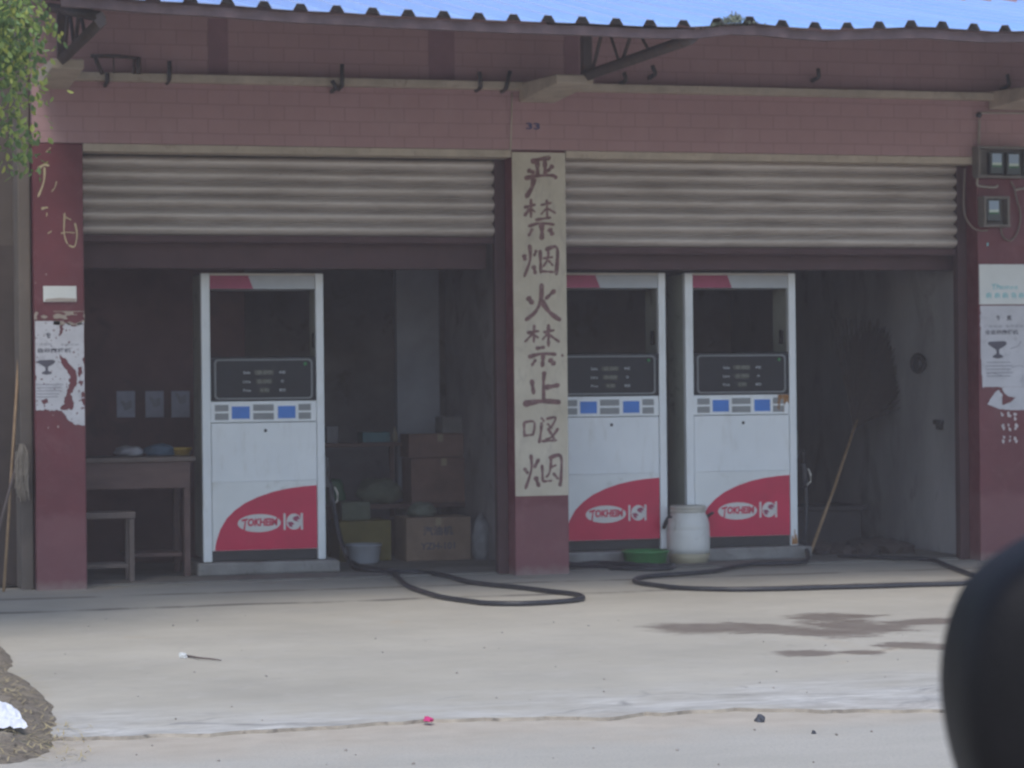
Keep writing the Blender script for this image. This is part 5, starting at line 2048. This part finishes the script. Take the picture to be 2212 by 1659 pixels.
b.tube([gr(405, 1417, 0.008), gr(430, 1421, 0.012), gr(455, 1423, 0.010), gr(478, 1426, 0.008)], [0.007, 0.006, 0.005, 0.003], 6)
tag(b.build('twig', M['twig']), 'thin dark twig lying on the concrete forecourt', 'twig')
b = MB()
random.seed(21)
for i in range(70):
    vx, vy = random.uniform(30, 2150), random.uniform(1330, 1655)
    p = gr(vx, vy)
    z = 0.0 if p.y > -8.0 else -0.016
    if -8.4 < p.y < -8.0:
        continue
    if z < 0:
        p = gr(vx, vy, -0.016)
    s = random.uniform(0.003, 0.008)
    r = bmesh.ops.create_icosphere(b.bm, subdivisions=1, radius=s)
    for v in r['verts']:
        v.co = v.co * (1 + 0.3 * noise.noise(v.co * 90 + p)) + V3(p.x, p.y, z + s * 0.4)
tag(b.build('grit', simple('grit_m', (0.30, 0.27, 0.24), 0.9, 0.4, 2)), 'loose grit scattered over forecourt and road', 'grit', kind='stuff')

# ================================================================== CAR WING MIRROR, close to the camera
def cam_pt(x, y, d):
    return CAM + (F_ + R2 * ((x - 1106) / FPX) - U2 * ((y - 829.5) / FPX)) * d


D = 1.3
wm = empty('wing_mirror', tuple(cam_pt(2250, 1700, D)), 'black car wing mirror out of focus in the lower right corner', 'wing mirror')
sil = [(2342, 1112), (2252, 1132), (2212, 1148), (2160, 1176), (2106, 1214), (2068, 1258), (2044, 1312), (2026, 1375), (2018, 1450), (2022, 1520), (2036, 1600), (2056, 1670), (2092, 1740), (2110, 1810), (2150, 1860), (2230, 1885), (2400, 1880), (2560, 1850),
       (2660, 1780), (2700, 1660), (2700, 1480), (2670, 1320), (2600, 1210), (2480, 1160)]
b = MB()
cc = Vector((2370, 1520))
rings = []
for (k, dd) in ((1.0, 0.008), (0.99, 0.028), (0.965, 0.045), (0.925, 0.056), (0.86, 0.063), (0.7, 0.069), (0.4, 0.073)):
    rings.append([b.bm.verts.new(cam_pt(cc.x + (x - cc.x) * k, cc.y + (y - cc.y) * k, D) - F_ * dd) for x, y in sil])
front = [b.bm.verts.new(cam_pt(cc.x + (x - cc.x) * 0.955, cc.y + (y - cc.y) * 0.955, D)) for x, y in sil]
inner = [b.bm.verts.new(cam_pt(cc.x + (x - cc.x) * 0.90, cc.y + (y - cc.y) * 0.90, D) - F_ * 0.004) for x, y in sil]
n = len(sil)
seq = [inner, front] + rings
for a0, a1 in zip(seq[:-1], seq[1:]):
    for i in range(n):
        f = b.bm.faces.new((a0[i], a0[(i + 1) % n], a1[(i + 1) % n], a1[i]))
        f.smooth = True
b.bm.faces.new(rings[-1])
hou = b.build('housing', M['mirror_shell'], wm)
sm = hou.modifiers.new('s', 'SUBSURF')
sm.levels = 1
sm.render_levels = 2
b = MB()
b.bm.faces.new([b.bm.verts.new(cam_pt(cc.x + (x - cc.x) * 0.885, cc.y + (y - cc.y) * 0.885, D) - F_ * 0.002) for x, y in sil])
b.build('glass', M['mirror'], wm)
b = MB()
j0 = cam_pt(2600, 1800, D) - F_ * 0.05
b.tube(spline([j0, j0 + R_ * 0.05 - U_ * 0.03, j0 + R_ * 0.10 - U_ * 0.05, j0 + R_ * 0.16 - U_ * 0.055], 5), 0.028, 14)
b.build('arm', M['mirror_shell'], wm)

print('objects', len(bpy.data.objects))

# ================================================================== HAZE: thin volume added to lift the blacks, for the window-glass veil
b = MB()
b.box(-60, 70, -45, 30, -1.5, 12.0)
hz = bpy.data.materials.new('veil_volume')
hz.use_nodes = True
ht = hz.node_tree
for n in list(ht.nodes):
    ht.nodes.remove(n)
pv = ht.nodes.new('ShaderNodeVolumePrincipled')
pv.inputs['Color'].default_value = (1.0, 0.88, 0.86, 1)
pv.inputs['Density'].default_value = 0.0036
ho = ht.nodes.new('ShaderNodeOutputMaterial')
ht.links.new(pv.outputs[0], ho.inputs['Volume'])
tag(b.build('veil_haze', hz), kind='stuff')
